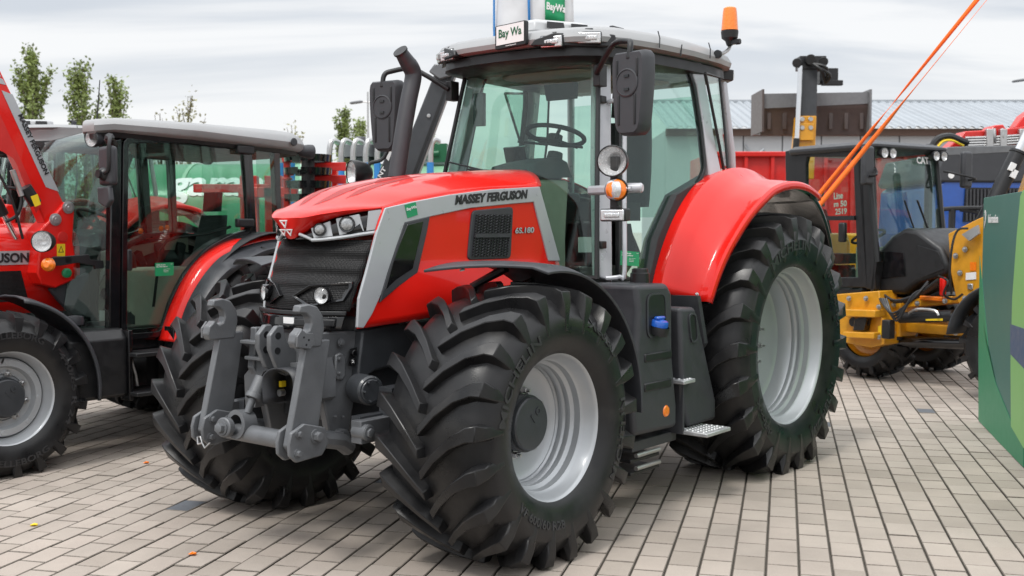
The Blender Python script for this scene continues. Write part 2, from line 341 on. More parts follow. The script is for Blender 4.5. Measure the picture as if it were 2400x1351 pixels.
    def grime(ob):
        me = ob.data; me.materials.append(em); me.materials.append(jm)
        for p in me.polygons:
            if p.normal.z < .3: p.material_index = 2
            elif p.normal.z < .9: p.material_index = 1
        return ob
    cells = []
    for k in range(-62, 84):
        v = -.701+MV*k
        for q in range(0, 96):
            u = 5.258+MU*(q-5)+(MU/2 if k % 2 else 0)
            p = pw(u+MU/2, v+MV/2)
            if p.y < 3.6 or p.y > 24 or abs(p.x) > p.y*.50+.9: continue
            if p.y > 11 and abs(p.x+1) > 9: continue
            y = WF.ray(0, 0); sc = (541-CY)
            vis = abs(p.x) < p.y*.475 and p.y > 5.2
            cells.append((0 if vis else 1, p.length, k, q, u, v))
    cells.sort()
    rest = MB(); darkm = MB(); nsep = 0; rr = random.Random(3)
    for (nv, dist, k, q, u, v) in cells:
        z0 = rr.gauss(0, .0012); tx, ty = rr.gauss(0, .006), rr.gauss(0, .006)
        dark = False
        t = (u-5.258)/MU
        for j in range(-2, 16):
            if abs(u-(5.25+.472*j)) < MU*.3 and abs(v+MV/2-(-3.945+.4725*j)) < MV*.55: dark = True
        if nsep < 290 and nv == 0:
            mb = MB(); paver_geo(mb, u, v, z0, tx, ty); grime(mb.build('paver', dk if dark else pm, g, smooth=0)); nsep += 1
        else: paver_geo(darkm if dark else rest, u, v, z0, tx, ty)
    tag(grime(rest.build('pavers', pm, g, smooth=0)), kind='stuff')
    if darkm.v: tag(grime(darkm.build('dark_pavers', dk, g, smooth=0)), kind='stuff')
ground()
# ------------------------------------------------------------------ wheels
def tyre_mesh(o, R, rim, hw, nlug, lugh, zc, style='michelin', ph=0.0, seg=96):
    """carcass plus chevron lugs; wheel axis along y, o=+1 left wheel, -1 right wheel; flattened where it stands at depth zc"""
    Rc = R-lugh; d = R-rim; mb = MB()
    prof = [(-.9, rim), (-1.0, rim+.03), (-1.075, rim+d*.30), (-1.08, rim+d*.5), (-1.04, Rc-.1*d/.33), (-.97, Rc-.065), (-.86, Rc-.035), (-.6, Rc-.011), (-.3, Rc-.003), (0, Rc)]
    prof += [(-a, r) for a, r in reversed(prof[:-1])]
    yf_ = lambda r: hw*interp([rim, rim+.03, rim+d*.30, rim+d*.5, Rc-.1*d/.33, Rc-.065], [.9, 1.0, 1.075, 1.08, 1.04, .97], r)
    vs = []
    for a, r in prof:
        for k in range(seg): t = 2*pi*k/seg; vs.append((r*cos(t), a*hw, r*sin(t)))
    mb.add(vs, [(p*seg+k, p*seg+(k+1) % seg, (p+1)*seg+(k+1) % seg, (p+1)*seg+k) for p in range(len(prof)-1) for k in range(seg)])
    k_ = R/.715
    if style == 'michelin':
        ST = [(-.03, Rc-.01, 0, R, .062, .047, -.012), (.3, Rc-.012, .3, R-.002, .064, .048, .085), (.6, Rc-.02, .62, R-.008, .072, .054, .165), (.85, Rc-.045, .9, R-.020, .092, .070, .212), (.95, Rc-.08, 1.045, R-.040, .102, .078, .222), (1.03, Rc-.14*k_, 1.085, R-.10*k_, .092, .066, .222), (1.07, Rc-.19*k_, 1.082, Rc-.18*k_, .045, .016, .218)]
    else:
        ST = [(-.03, Rc-.01, 0, R, .05, .034, -.01), (.3, Rc-.012, .32, R-.003, .052, .036, .075), (.62, Rc-.02, .64, R-.010, .06, .04, .14), (.86, Rc-.045, .92, R-.022, .085, .06, .17), (.96, Rc-.08, 1.05, R-.042, .10, .085, .175), (1.04, Rc-.12*k_, 1.085, R-.11*k_, .085, .07, .175), (1.07, Rc-.15*k_, 1.085, Rc-.15*k_, .045, .03, .175)]
    for i in range(nlug):
        for side in (1, -1):
            t0 = 2*pi*(i+(.5 if side < 0 else 0)+ph)/nlug; rows = []
            for yb, rb, yt, rt, wb, wt, sh in ST:
                row = []
                for y, r, w in ((yb, rb, -wb/2*k_), (yt, rt, -wt/2*k_), (yt, rt, wt/2*k_), (yb, rb, wb/2*k_)):
                    t = t0+(sh*k_+w)/R; row.append((r*cos(t), y*hw*side, r*sin(t)))
                rows.append(row)
            mb.loft(rows)
    fl = [(x, y, max(z, -zc+.001+.0*x)) for x, y, z in mb.v]
    # bulge of the loaded sidewall near the contact patch
    mb.v = [(x, y*(1+.05*max(0, (-z/zc-.72))), z) for x, y, z in fl]
    mb.v = [(x, y*o, z) for x, y, z in mb.v]
    return mb, yf_
def rim_mesh(o, r, hw, disc_y, disc_r, style=0):
    """lathe of a drop-centre rim seen from outside; y outwards"""
    p = [(hw-.012, r-.022), (hw, r-.012), (hw+.004, r-.002), (hw-.002, r+.002), (hw-.02, r-.004), (hw-.06, r-.03)]
    out = [(-hw, r), (-hw+.05, r-.03), (-hw+.09, r-.06), (hw-.06, r-.03), (hw-.02, r-.004), (hw-.002, r+.002), (hw+.004, r-.003), (hw, r-.013), (hw-.02, r-.024), (hw-.07, r-.036), (hw-.085, r-.052), (hw-.12, r-.055), (hw-.135, r-.072), (hw-.15, r-.074), (hw-.158, r-.066), (hw-.17, r-.066), (hw-.18, r-.076), (hw-.20, r-.078), (hw-.212, r-.070), (hw-.222, r-.078), (disc_y+.02, r-.088), (disc_y+.012, r-.1), (disc_y, r-.12), (disc_y, .16), (disc_y-.012, .155), (disc_y-.012, 0)]
    mb = MB(); mb.lathe(out, (0, 0, 0), (0, 1, 0), 96); mb.v = [(x, y*o, z) for x, y, z in mb.v]; return mb
def wheel(parent, loc, o, R, rim, hw, nlug, lugh, style, hub, disc_y, texts, nuts, nut_r, ph=0, rimflip=False, rimhw=None):
    zc = loc[2]; rh = rimhw or hw*.9
    w = rim_mesh(o, rim, rh, disc_y, 0).build('wheel', 'rim', parent, loc, smooth=40)
    t, yf = tyre_mesh(o, R, rim-.012, hw, nlug, lugh, zc, style, ph)
    t.build('tyre', 'rubber', w, smooth=34, bevel=.0035, seg=1)
    if texts:
        for s, r, h, a0, span, flip in texts: mb = MB(); arc_text(mb, s, r, h, a0, span, yf, o, flip); mb.build('sidewall_lettering', 'letter', w, smooth=0)
    if hub:
        mb = MB(); hr, hy = hub
        mb.lathe([(disc_y-.01, hr*1.08), (hy-.03, hr*1.08), (hy-.03, hr), (hy-.006, hr), (hy, hr-.008), (hy, 0)], (0, 0, 0), (0, 1, 0), 40)
        mb.lathe([(hy, .022), (hy+.006, .02), (hy+.006, .011), (hy+.001, .010), (hy+.001, 0)], (-hr*.35, 0, hr*.45), (0, 1, 0), 14)
        mb.box((-hr*.05, hy+.002, hr*.2), (.012, .006, .05), Matrix.Rotation(radians(40), 3, 'Y'))
        mb.v = [(x, y*o, z) for x, y, z in mb.v]; mb.build('hub', 'cast2', w)
    for k in range(nuts):
        a = 2*pi*(k+.3)/nuts; mb = MB(); mb.hexbolt((cos(a)*nut_r, disc_y*o, sin(a)*nut_r), (0, o, 0), .016, .022); mb.cyl((cos(a)*nut_r, (disc_y+.02)*o, sin(a)*nut_r), (cos(a)*nut_r, (disc_y+.05)*o, sin(a)*nut_r), .009, seg=10); mb.build('wheel_nut', 'steel', w)
    return w
def lamp(parent, name, p, d, r, depth=.09, hm='black', lm='clear', seg=28, ref='reflector'):
    """round lamp: housing with its reflector and glass as pieces"""
    d = Vector(d).normalized(); p = Vector(p)
    h = MB().lathe([(-depth, 0), (-depth, r*.45), (-depth*.75, r*.8), (-depth*.3, r), (0, r*1.02), (.004, r*.97), (-.006, r*.93)], p, d, seg).build(name, hm, parent, smooth=40)
    MB().lathe([(-.004, r*.93), (-.012, r*.88), (-depth*.22, r*.72), (-depth*.42, r*.45), (-depth*.52, r*.2), (-depth*.54, 0)], p, d, seg).build('reflector', ref, h)
    MB().lathe([(-.006, r*.92), (.004, r*.7), (.008, r*.35), (.009, 0)], p, d, seg).build('lamp_glass', lm, h)
    return h
def work_light(parent, p, d, w, h, dep=.07, up=(0, 0, 1), name='work_light'):
    d = Vector(d).normalized(); r = Vector(up).cross(d).normalized(); u = d.cross(r); R = Matrix((r, u, d)).transposed(); p = Vector(p)
    b = MB(); b.box(p-d*dep/2, (w, h, dep), R); b.box(p-d*dep*.6+u*(h*.6), (w*.35, h*.35, dep*.4), R)
    o = b.build(name, 'black', parent, bevel=.008)
    MB().box(p+d*.001, (w*.92, h*.86, .012), R).build('lamp_glass', 'lens', o, bevel=.006)
    m = MB(); m.box(p+d*.009, (w*.6, h*.36, .006), R); m.build('led_strip', 'chrome', o, bevel=.003)
    for k in range(5): MB().box(p+d*.012+r*w*(k-2)*.115, (w*.095, h*.24, .006), R).build('led', 'lens', o, bevel=.002)
    return o
def mirror(parent, c, fwd, out, h, w, s):
    """big ribbed mirror housing, back of it facing fwd"""
    c = Vector(c); f = Vector(fwd).normalized(); u = Vector((0, 0, 1)); r = u.cross(f).normalized()
    def prof(z): return w/2*interp([-1, -.93, -.75, -.3, .3, .9, 1], [.45, .68, .80, .9, 1, 1, .82], z)
    rings = []
    pts = []
    for z in (-1, -.97, -.9, -.75, -.4, 0, .4, .8, .93, .985, 1): pts.append((prof(z), z*h/2))
    out_l = [(x, z) for x, z in pts]+[(-x, z) for x, z in reversed(pts)]
    def ring(sc, d): return [c+r*(x*sc)+u*(z*(1-(1-sc)*.5))+f*d for x, z in out_l]
    b = MB().loft([ring(.96, -.055), ring(1, -.04), ring(1, .005), ring(.97, .03), ring(.88, .05)])
    o = b.build('mirror', 'plastic', parent, smooth=50)
    rb = MB()
    for sx in (-1, 1):
        rb.box(c+r*(sx*w*.30)+u*(h*.29)+f*.05, (w*.055, .012, h*.22), Matrix((r, f, u)).transposed()); rb.box(c+r*(sx*w*.24)-u*(h*.20)+f*.05, (w*.055, .012, h*.36), Matrix((r, f, u)).transposed())
    rb.split('rib', 'black', o, bevel=.004)
    q = MB().lathe([(.044, w*.33), (.055, w*.33), (.058, w*.30), (.053, w*.29), (.053, 0)], c+u*h*.12, f, 30); q.build('cover_disc', 'plastic', o)
    k = MB()
    for dz in (.2, .04): k.box(c+u*h*dz+f*.056, (w*.14, .008, h*.03), Matrix((r, f, u)).transposed())
    k.split('clip', 'gloss', o)
    MB().loft([ring(.9, -.058), ring(.88, -.062)]).build('mirror_glass', 'chrome', o)
    return o
def seat(parent, p, m='dark_trim', s=1.0):
    x, y, z = p; b = MB(); q = lambda a, bb, c: (x+a*s, y+bb*s, z+c*s)
    b.loft([rnd([q(.24, -.24, t), q(.24, .24, t), q(-.24, .22, t), q(-.24, -.22, t)], .08) for t in (0, .06, .11, .13)])
    o = b.build('seat', m, parent, smooth=60)
    k = MB().loft([rnd([q(-.20-.13*t-.0, -.24+.05*t*t, .1+.62*t), q(-.20-.13*t, .24-.05*t*t, .1+.62*t), q(-.33-.11*t, .22-.05*t*t, .1+.62*t), q(-.33-.11*t, -.22+.05*t*t, .1+.62*t)], .05) for t in (0, .1, .4, .75, .95, 1.0)])
    k.build('backrest', m, o, smooth=60)
    h = MB().loft([rnd([q(-.31-.02*t, -.13, .76+.2*t), q(-.31-.02*t, .13, .76+.2*t), q(-.40-.02*t, .12, .76+.2*t), q(-.40-.02*t, -.12, .76+.2*t)], .04) for t in (0, .1, .9, 1)]); h.build('headrest', m, o, smooth=60)
    MB().loft([[q(a*.2, b_*.2, -.32), q(a*.16, b_*.16, -.02)] for a, b_ in ((1, 1), (1, -1), (-1, -1), (-1, 1))]).build('suspension', 'black', o)
    return o
def steering_wheel(parent, c, n, r, m='dark_trim'):
    c = Vector(c); n = Vector(n).normalized(); u = n.orthogonal().normalized(); w = n.cross(u)
    b = MB().tube([c+(u*cos(2*pi*k/32)+w*sin(2*pi*k/32))*r for k in range(33)], .016, 8)
    for a in (0, 2*pi/3, 4*pi/3): b.tube([c-n*.03, c-n*.02+(u*cos(a)+w*sin(a))*r], .012, 6)
    b.cyl(c-n*.05, c-n*.0, .05)
    o = b.build('steering_wheel', m, parent)
    return o
def leaflet(fr, parent, q, n_off=.004):
    """green leaflet stuck on the door glass; q = lower left, lower right, upper left"""
    a, b, c = [Vector(p) for p in q]; u, w = b-a, c-a; n = u.cross(w).normalized()
    o = MB().prism([a+n*n_off, b+n*n_off, b+w+n*n_off, c+n*n_off], n*.002).build('leaflet', 'green', parent, smooth=0)
    L = lambda x, y: a+u*x+w*y+n*(n_off+.002)
    def t(s, x0, y0, x1, h): text(s, L(x0, y0), L(x1, y0), L(x0, y0+h), 'white', o, bold=.01, lift=.0005, depth=.001)
    t('Wollen Sie mehr', .06, .80, .56, .10); t('über mich erfahren?', .06, .66, .66, .10)
    for k in range(3): t(('Jetzt scannen', 'und mehr', 'erfahren')[k], .45, .48-.1*k, (.80, .72, .70)[k], .055)
    t('BayWa', .84, .86, .95, .05)
    return o
# ------------------------------------------------------------------ the big red tractor in the middle
T1 = Frame((-.7195, 6.1153, 0), atan2(-cos(radians(38.6)), -sin(radians(38.6))))
def big_tractor():
    fr = T1; t = thing('tractor', 'big red tractor with grey roof and front linkage parked in the middle', 'tractor', fr.O, fr.ang, 'red tractors on show')
    on = fr.on
    # --- wheels
    A = radians
    ft = [('MICHELIN', .47, .05, A(172), A(58), False), ('XeoBib', .525, .05, A(68), A(32), False), ('VF 600/60 R28', .45, .045, A(222), A(48), True), ('MICHELIN', .50, .05, A(322), A(48), True)]
    ft2 = [('MICHELIN', .66, .065, A(128), A(52), False), ('VF 650/60 R42', .665, .04, A(48), A(40), False), ('MICHELIN', .66, .06, A(290), A(42), True), ('XeoBib', .66, .05, A(205), A(-28), False)]
    for s in (1, -1):
        wheel(t, (0, s*.93, .68), s, .715, .378, .3, 21, .05, 'michelin', (.135, .12), .03, ft if s > 0 else None, 8, .165, ph=.3)
        wheel(t, (-2.74, s*.895, .86), s, .92, .553, .325, 22, .056, 'michelin', (.12, -.01), -.04, ft2 if s > 0 else None, 10, .2, ph=.1)
    # --- bonnet shell
    def w_(x): return interp([-1.2, -.95, .36, .5], [.465, .46, .373, .364], x)
    def e_(x): return interp([-1.2, -.837, -.428, -.095, .184, .36, .5], [1.93, 1.911, 1.885, 1.846, 1.801, 1.767, 1.735], x)
    def c_(x): return interp([-1.2, -.86, -.36, -.01, .2, .37, .5, .6, .66, .70], [2.035, 2.018, 1.979, 1.937, 1.902, 1.863, 1.825, 1.787, 1.757, 1.735], x)
    lipx = lambda a: interp([0, .08, .16, .27, .36, .6, .83, 1], [.655, .653, .645, .625, .605, .545, .465, .36], a)
    lipz = lambda a: interp([0, .08, .16, .27, .36, .6, .83, 1], [1.610, 1.615, 1.635, 1.664, 1.689, 1.725, 1.749, 1.767], a)
    tipx = lambda a: interp([0, .2, .32, .5, .7, .85, 1], [.690, .687, .672, .622, .537, .462, .36], a)
    tipz = lambda a: interp([0, .32, .5, .7, 1], [1.712, 1.715, 1.732, 1.750, 1.767], a)
    NT = 28; ts = [-1+2*k/NT for k in range(NT+1)]; rows = []
    NS = 26
    for k in range(NS+1):
        s = k/NS; row = []
        for T in ts:
            a = abs(T); xr = -.86-.24*(1-a*a); xt = tipx(a)-.03*(1-a)
            x = lerp(xr, xt, s); xe = min(x, .36+.0*x); p = 2.7
            wid = w_(x) if x < .36 else .373
            z = e_(min(x, .5))+(c_(x)-e_(min(x, .5)))*(1-a**p)
            if a > .999: z = e_(x)
            y = wid*T
            q = max(0, (s-.80)/.20); z = lerp(z, tipz(a)+.028*(1-a), q*q)
            row.append((x, y, z))
        rows.append(row)
    rows.append([(tipx(abs(T)), .373*T, tipz(abs(T))) for T in ts]); rows.append([(lerp(tipx(abs(T)), lipx(abs(T)), .45)+.006*(1-abs(T)), .373*T, lerp(tipz(abs(T)), lipz(abs(T)), .5)) for T in ts])
    rows.append([(lipx(abs(T)), .373*T, lipz(abs(T))) for T in ts]); rows.append([(lipx(abs(T))-.06, .368*T, lipz(abs(T))+.006) for T in ts])
    bonnet = MB().grid(rows).build('bonnet', 'red', t, smooth=50, solid=.008)
    def skin(x, a):
        xr = -.86-.24*(1-a*a); xt = tipx(a)-.03*(1-a); s_ = (x-xr)/(xt-xr); z = e_(min(x, .5))+(c_(x)-e_(min(x, .5)))*(1-a**2.7); q = max(0, (s_-.80)/.20)
        return lerp(z, tipz(a)+.028*(1-a), min(1, q*q))
    # perforated inlays on the bonnet top
    for s in (1, -1):
        for xs, ya, yb in (([.55, .47, .36, .22, .05, -.12], [.045, .05, .06, .07, .075, .08], [.06, .11, .135, .125, .105, .09]), ([.44, .36, .26, .12, -.06, -.22], [.175, .165, .155, .145, .135, .125], [.18, .205, .205, .185, .16, .13])):
            gr_ = []
            for k in range(22):
                x = lerp(xs[0], xs[-1], k/21); a_, b2 = interp(xs[::-1], ya[::-1], x), interp(xs[::-1], yb[::-1], x); row = []
                for j in range(6):
                    y = lerp(a_, b2, j/5); a = y/(w_(x) if x < .36 else .373); row.append((x, s*y, skin(x, a)+.0055))
                gr_.append(row)
            MB().grid(gr_).build('perforated_inlay', 'inlay', bonnet, smooth=70)
    # emblem: three triangles on the nose
    e0, e1, e2 = Vector((.668, -.05, 1.618)), Vector((.668, .05, 1.618)), Vector((.699, -.05, 1.706))
    eu, ew = e1-e0, e2-e0; en = eu.cross(ew).normalized()
    em = MB()
    for cx_, cy_, sc, dn in ((.5, .98, .30, True), (.26, .46, .26, True), (.74, .46, .26, True)):
        tr = [(cx_-sc, cy_), (cx_+sc, cy_), (cx_, cy_-sc*1.5)]; gx = sum(p[0] for p in tr)/3; gy = sum(p[1] for p in tr)/3
        inn = [(gx+(x-gx)*.62, gy+(y-gy)*.62) for x, y in tr]
        f = lambda q: e0+eu*q[0]+ew*q[1]+en*.004
        em.ring([f(q) for q in tr], [f(q) for q in inn], en*.005)
    em.split('emblem', 'white', bonnet, smooth=0)
    # --- side panels
    top = lambda x: e_(x)+.004
    bot = lambda x: interp([-1.1, -.6, -.2, .05, .277, .51, .56], [1.33, 1.27, 1.215, 1.193, 1.173, 1.16, 1.16], x)
    frontx = lambda z: interp([1.16, 1.31, 1.438, 1.641, 1.767], [.545, .535, .484, .413, .362], z)
    rearx = lambda z: interp([1.2, 1.467, 1.911], [-1.12, -1.02, -.84], z)
    sy = lambda x, z: w_(max(x, -1.1))-.004+.035*max(0, min(1, (1.5-z)/.2))*max(0, min(1, (.36-x)/.25))*max(0, min(1, (x+1.1)/.3)) if x < .5 else .364
    for s in (1, -1):
        rows = []
        for k in range(25):
            row = []
            for j in range(17):
                v = j/16; x = .0
                xm = lerp(-1.0, .45, k/24); z = lerp(bot(xm), top(xm), v)
                x = lerp(rearx(z), frontx(z), k/24); z = lerp(bot(x), top(x), v); row.append((x, s*sy(x, z), z))
            rows.append(row)
        pan = MB().grid(rows).build('side_panel', 'red', t, smooth=50, solid=.012)
        SP0, SP1, SP2 = (-.95, .46, 1), (.55, .36, 1), (-.95, .46, 2)
        Q = lambda px, py, d=0.0: (lambda v: Vector((v.x+d*.066, s*(v.y+d), v.z)))(fr.tri(px, py, SP0, SP1, SP2))
        def slab(name, px, m, d0, d1, parent, bevel=.004, r=0):
            P = [Q(a, b, d0) for a, b in px]; P = rnd(P, r) if r else P
            n = Vector((.066, s, 0))*(d1-d0); return MB().prism(P, n).build(name, m, parent, smooth=0, bevel=bevel)
        slab('silver_strip', [(1262, 438), (1150, 444), (1050, 457), (960, 474), (900, 488), (880, 545), (855, 640), (838, 700), (834, 768), (849, 769), (870, 735), (890, 690), (905, 640), (925, 580), (945, 523), (1006, 508), (1100, 488), (1200, 478), (1248, 474), (1283, 612), (1310, 612)], 'silver', -.006, .012, pan)
        slab('window_surround', [(945, 523), (1004, 508), (997, 545), (975, 640), (930, 672), (886, 710), (893, 680), (912, 620), (927, 575)], 'plastic', -.004, .014, pan)
        slab('side_window', [(950, 527), (988, 517), (984, 540), (963, 630), (925, 655), (897, 682), (914, 620), (930, 575)], 'gloss', .0, .017, pan)
        vo = [(1104, 494), (1200, 485), (1197, 545), (1194, 606), (1093, 610), (1097, 560)]
        slab('vent_frame', vo, 'plastic', -.004, .013, pan, .006, .03)
        vi = MB(); a, b, c = Q(1102, 602, .014), Q(1184, 600, .014), Q(1112, 503, .014); u, v = b-a, c-a; nrm = Vector((.066, s, 0)).normalized()
        MB().prism([a, b, b+v*1.02, c], nrm*.002).build('vent_backing', 'black', pan, smooth=0)
        NX, NY = 12, 15
        for i in range(NX+1):
            pts = []
            for j in range(NY*2+1): pts.append(a+u*((i+.28*(1 if (j % 2) ^ (i % 2) else -1))/NX*.98+.01)+v*(j/(NY*2))+nrm*.006)
            vi.tube(pts, .0032, 4)
        vi.box((a+b+v*1.0)/2+nrm*.008, (u.length, .012, .022), Matrix((u.normalized(), nrm, Vector((0, 0, 1)))).transposed())
        vi.build('vent_mesh', 'plastic', pan, smooth=0)
        if s > 0:
            text('MASSEY FERGUSON', Q(1062, 481, .0125), Q(1230, 466, .0125), Q(1065, 458, .0125), 'black_print', pan, bold=.05, lift=.001, depth=.002)
            text('6S.180', Q(1204, 548, .009), Q(1248, 546, .009), Q(1205, 534, .009), 'black_print', pan, bold=.06, lift=.0005, depth=.001)
            text('6S.180', Q(1204, 548, .009), Q(1248, 546, .009), Q(1205, 534, .009), 'silver', pan, bold=.025, lift=.002, depth=.001)
            k = MB().prism([Q(951, 512, .013), Q(975, 504, .013), Q(970, 474, .013), Q(944, 481, .013)], nrm*.0015).build('sticker', 'green', pan, smooth=0)
            text('BayWa', Q(949, 497, .015), Q(972, 490, .015), Q(948, 488, .015), 'white', k, bold=.02, lift=.0005, depth=.001)
    # --- headlight band
    zbf = lambda a: 1.605+.045*max(0, (a-.3)/.7)**1.8
    for s in (1, -1):
        rows = []
        for k in range(17):
            a = lerp(.10, .99, k/16); zb = zbf(a)
            x = lipx(a); rows.append([(x-.012+.018*j/3-.02*(j < 1), s*.371*a, lerp(lipz(a)-.004, zb, j/3)) for j in range(4)])
        hb = MB().grid(rows).build('headlight', 'gloss', t, smooth=60, solid=.006)
        tr = MB(); tr.tube([(lipx(a)+.014, s*.374*a, zbf(a)-.003) for a in [.33+.67*k/12 for k in range(13)]], .0095, 8); tr.tube([(lipx(a)+.012, s*.373*a, zz) for a, zz in ((.34, zbf(.34)-.003), (.25, 1.620), (.17, 1.632))], .008, 8); tr.build('chrome_strip', 'silver', hb)
        def cell(a0, a1, z0, z1, nm, m, d=.012):
            def pt(a, v): zb = zbf(a); return Vector((lipx(a)+d-.012+.012*(1-v), s*.371*a, lerp(zb, lipz(a), v)))
            P = [pt(a0+.02, z0), pt(a1+.02, z0), pt(a1-.03, z1), pt(a0-.03, z1)]; I = inset(P, .011)
            return MB().prism(P, (-.012, -s*.004, 0)).build(nm, m, hb, smooth=0, bevel=.003)
        cell(.33, .55, .08, .86, 'lamp_bezel', 'rim'); cell(.62, .85, .08, .88, 'lamp_bezel', 'rim')
        P = [Vector((lipx(a)+.012, s*.373*a, lerp(zbf(a), lipz(a), v))) for a, v in ((.885, .1), (.995, .1), (.99, .93), (.9, .93))]
        MB().prism(P, (-.012, -s*.01, 0)).build('daylight_strip', 'silver', hb, smooth=0)
        d = (.8, s*.6, .02)
        lamp(hb, 'headlamp', (lipx(.44)+.022, s*.371*.44, 1.655), d, .033, .05, 'gloss', 'lamp_dark', ref='chrome'); lamp(hb, 'headlamp', (lipx(.735)+.024, s*.371*.735, 1.682), d, .041, .05, 'gloss', 'lamp_dark', ref='chrome')
    # --- grille
    gx = lambda y, z: interp([1.15, 1.3, 1.45, 1.62], [.548, .53, .475, .415], z)+.15*(1-(y/.36)**2)
    gw = lambda z: interp([1.15, 1.3, 1.45, 1.62], [.315, .335, .35, .372], z)
    rows = []
    for k in range(41):
        z = lerp(1.245, 1.602, k/40); row = []
        for j in range(25):
            y = gw(z)*(j/12-1); wv = .006*sin((z-1.28)*2*pi/.085+1.2*(y/.35)**2)*(1 if z > 1.36 else .15); row.append((gx(y, z)+wv-.004, y, z))
        rows.append(row)
    gr = MB().grid(rows).build('grille', 'mesh', t, smooth=70, solid=.008)
    for s in (1, -1):
        O = [(.04, 1.318), (.13, 1.376), (.325, 1.395), (.33, 1.37), (.31, 1.30), (.145, 1.268)]
        I = [(.062, 1.318), (.138, 1.364), (.308, 1.381), (.312, 1.365), (.296, 1.311), (.15, 1.281)]
        f = lambda q, d: (gx(q[0], q[1])+d, s*q[0], q[1])
        fg = MB().ring([f(q, -.01) for q in O], [f(q, -.02) for q in I], (.035, s*.006, 0)).build('fog_lamp_frame', 'gloss', gr, bevel=.003)
        MB().prism([f(q, -.012) for q in I], (.014, 0, 0)).build('fog_lamp_recess', 'black', fg, smooth=0)
        lamp(fg, 'fog_lamp', (gx(.225, 1.325)+.045, s*.225, 1.326), (1, s*.35, 0), .043, .08, 'gloss')
    def band(z0, z1, d, nm, m, w=1.0, par=t, y0=-1, y1=1):
        rows = [[(gx(gw(z)*lerp(y0, y1, j/20)*w, z)+d, gw(z)*lerp(y0, y1, j/20)*w, z) for j in range(21)] for z in [lerp(z0, z1, k/4) for k in range(5)]]
        return MB().grid(rows).build(nm, m, par, smooth=50, solid=.02, bevel=.004)
    bp = band(1.158, 1.222, .02, 'bumper', 'gloss'); band(1.226, 1.248, .028, 'bumper_lip', 'black', 1.02, bp)
    bs = band(1.172, 1.208, .034, 'bumper_recess', 'black', 1.0, bp, .28, .92)
    MB().hexbolt((gx(.19, 1.19)+.046, .19, 1.19), (1, .3, 0), .012).build('bolt', 'cast2', bp)
    k = MB().prism([Vector((gx(.05, 1.2)+.034, y, z)) for y, z in ((.02, 1.182), (.1, 1.182), (.1, 1.214), (.02, 1.214))], (.004, 0, 0)).build('warning_label', 'white', bp, smooth=0)
    # --- chassis, axle
    ch = MB()
    for s in (1, -1):
        P = [on(850, 776, 1, .31), on(1012, 746, 1, .31), on(1012, 850, 1, .31), on(940, 855, 1, .31), on(880, 870, 1, .31), on(838, 900, 1, .31)]
        ch.prism([(p.x, s*.31, p.z) for p in P], (0, -s*.1, 0))
    ch.box((-.5, 0, 1.0), (1.9, .5, .42)); ch.box((-1.9, 0, .95), (1.6, .6, .5)); ch.box((.1, 0, .82), (.9, .4, .3))
    chs = ch.build('chassis', 'cast2', t, bevel=.012)
    ax = MB(); ax.box((0, 0, .66), (.16, 1.2, .15)); ax.box((.02, 0, .62), (.22, .5, .2))
    for s in (1, -1):
        ax.cyl((0, s*.52, .5), (0, s*.52, .86), .085); ax.cyl((0, s*.42, .68), (0, s*.86, .68), .13); ax.cyl((.15, s*.12, .74), (.13, s*.5, .72), .035); ax.box((.12, s*.5, .75), (.2, .1, .09))
    ax.build('front_axle', 'cast2', t, bevel=.008)
    for s in (1, -1):
        b = MB(); c = on(868, 916, 1, .42); b.lathe([(-.12, .0), (-.12, .075), (0, .075), (.012, .066), (.012, .058), (.018, .054), (.018, 0)], (c.x, s*c.y, c.z), (.25, s, 0), 28)
        for q in range(6): b.hexbolt((c.x+.06*cos(q)*.9, s*(c.y+.012), c.z+.06*sin(q)*.9), (.25, s, 0), .006)
        b.box((c.x-.02, s*.45, c.z-.17), (.3, .06, .12)); b.box((c.x-.15, s*.5, c.z-.05), (.25, .09, .14)); b.build('axle_cap', 'cast2', t, bevel=.006)
        q = on(880, 1005, 1, .5); b = MB(); b.box((q.x-.12, s*.5, q.z), (.5, .07, .11)); b.cyl((q.x+.1, s*.47, q.z), (q.x+.1, s*.56, q.z), .04); b.hexbolt((q.x+.1, s*.56, q.z), (0, s, 0), .024); b.build('link_bar', 'cast', t, bevel=.005)
    # --- front linkage
    lk = MB()
    for s in (1, -1):
        P = [on(x, y, 1, .26) for x, y in ((742, 795), (742, 780), (852, 776), (842, 840), (824, 985), (812, 1040), (797, 1056), (780, 1050), (772, 1010), (755, 925), (735, 880))]
        lk.prism([(p.x, s*.26, p.z) for p in P], (0, -s*.05, 0))
        P = [on(x, y, 1, .262) for x, y in ((782, 832), (795, 826), (806, 835), (806, 880), (798, 892), (786, 890), (780, 880))]; lk.prism([(p.x, s*.262, p.z) for p in P], (0, s*.016, 0))
    base = lk.build('linkage_frame', 'cast', t, bevel=.008, seg=2)
    for x, y, r in ((800, 803, .02), (794, 841, .009), (794, 875, .009), (785, 977, .007), (803, 977, .007)):
        p = on(x, y, 1, .278); MB().hexbolt(p, (0, 1, 0), r*.8, .01).build('bolt', 'cast', base)
    b = MB(); p = on(795, 1028, 1, .26); b.lathe([(0, 0), (0, .052), (.03, .052), (.034, .045), (.034, 0)], p, (0, 1, 0), 24); b.hexbolt(p+Vector((0, .034, 0)), (0, 1, 0), .026, .02); b.build('bolt', 'cast', base)
    cpz = MB().prism([on(x, y, 1, .279) for x, y in ((820, 818), (836, 814), (832, 858), (815, 858))], (0, .004, 0)).build('socket_plate', 'black', base)
    b = MB()
    for x, y in ((827, 828), (824, 848)): b.lathe([(0, .017), (.014, .017), (.016, .014), (.016, 0)], on(x, y, 1, .283), (0, 1, 0), 18)
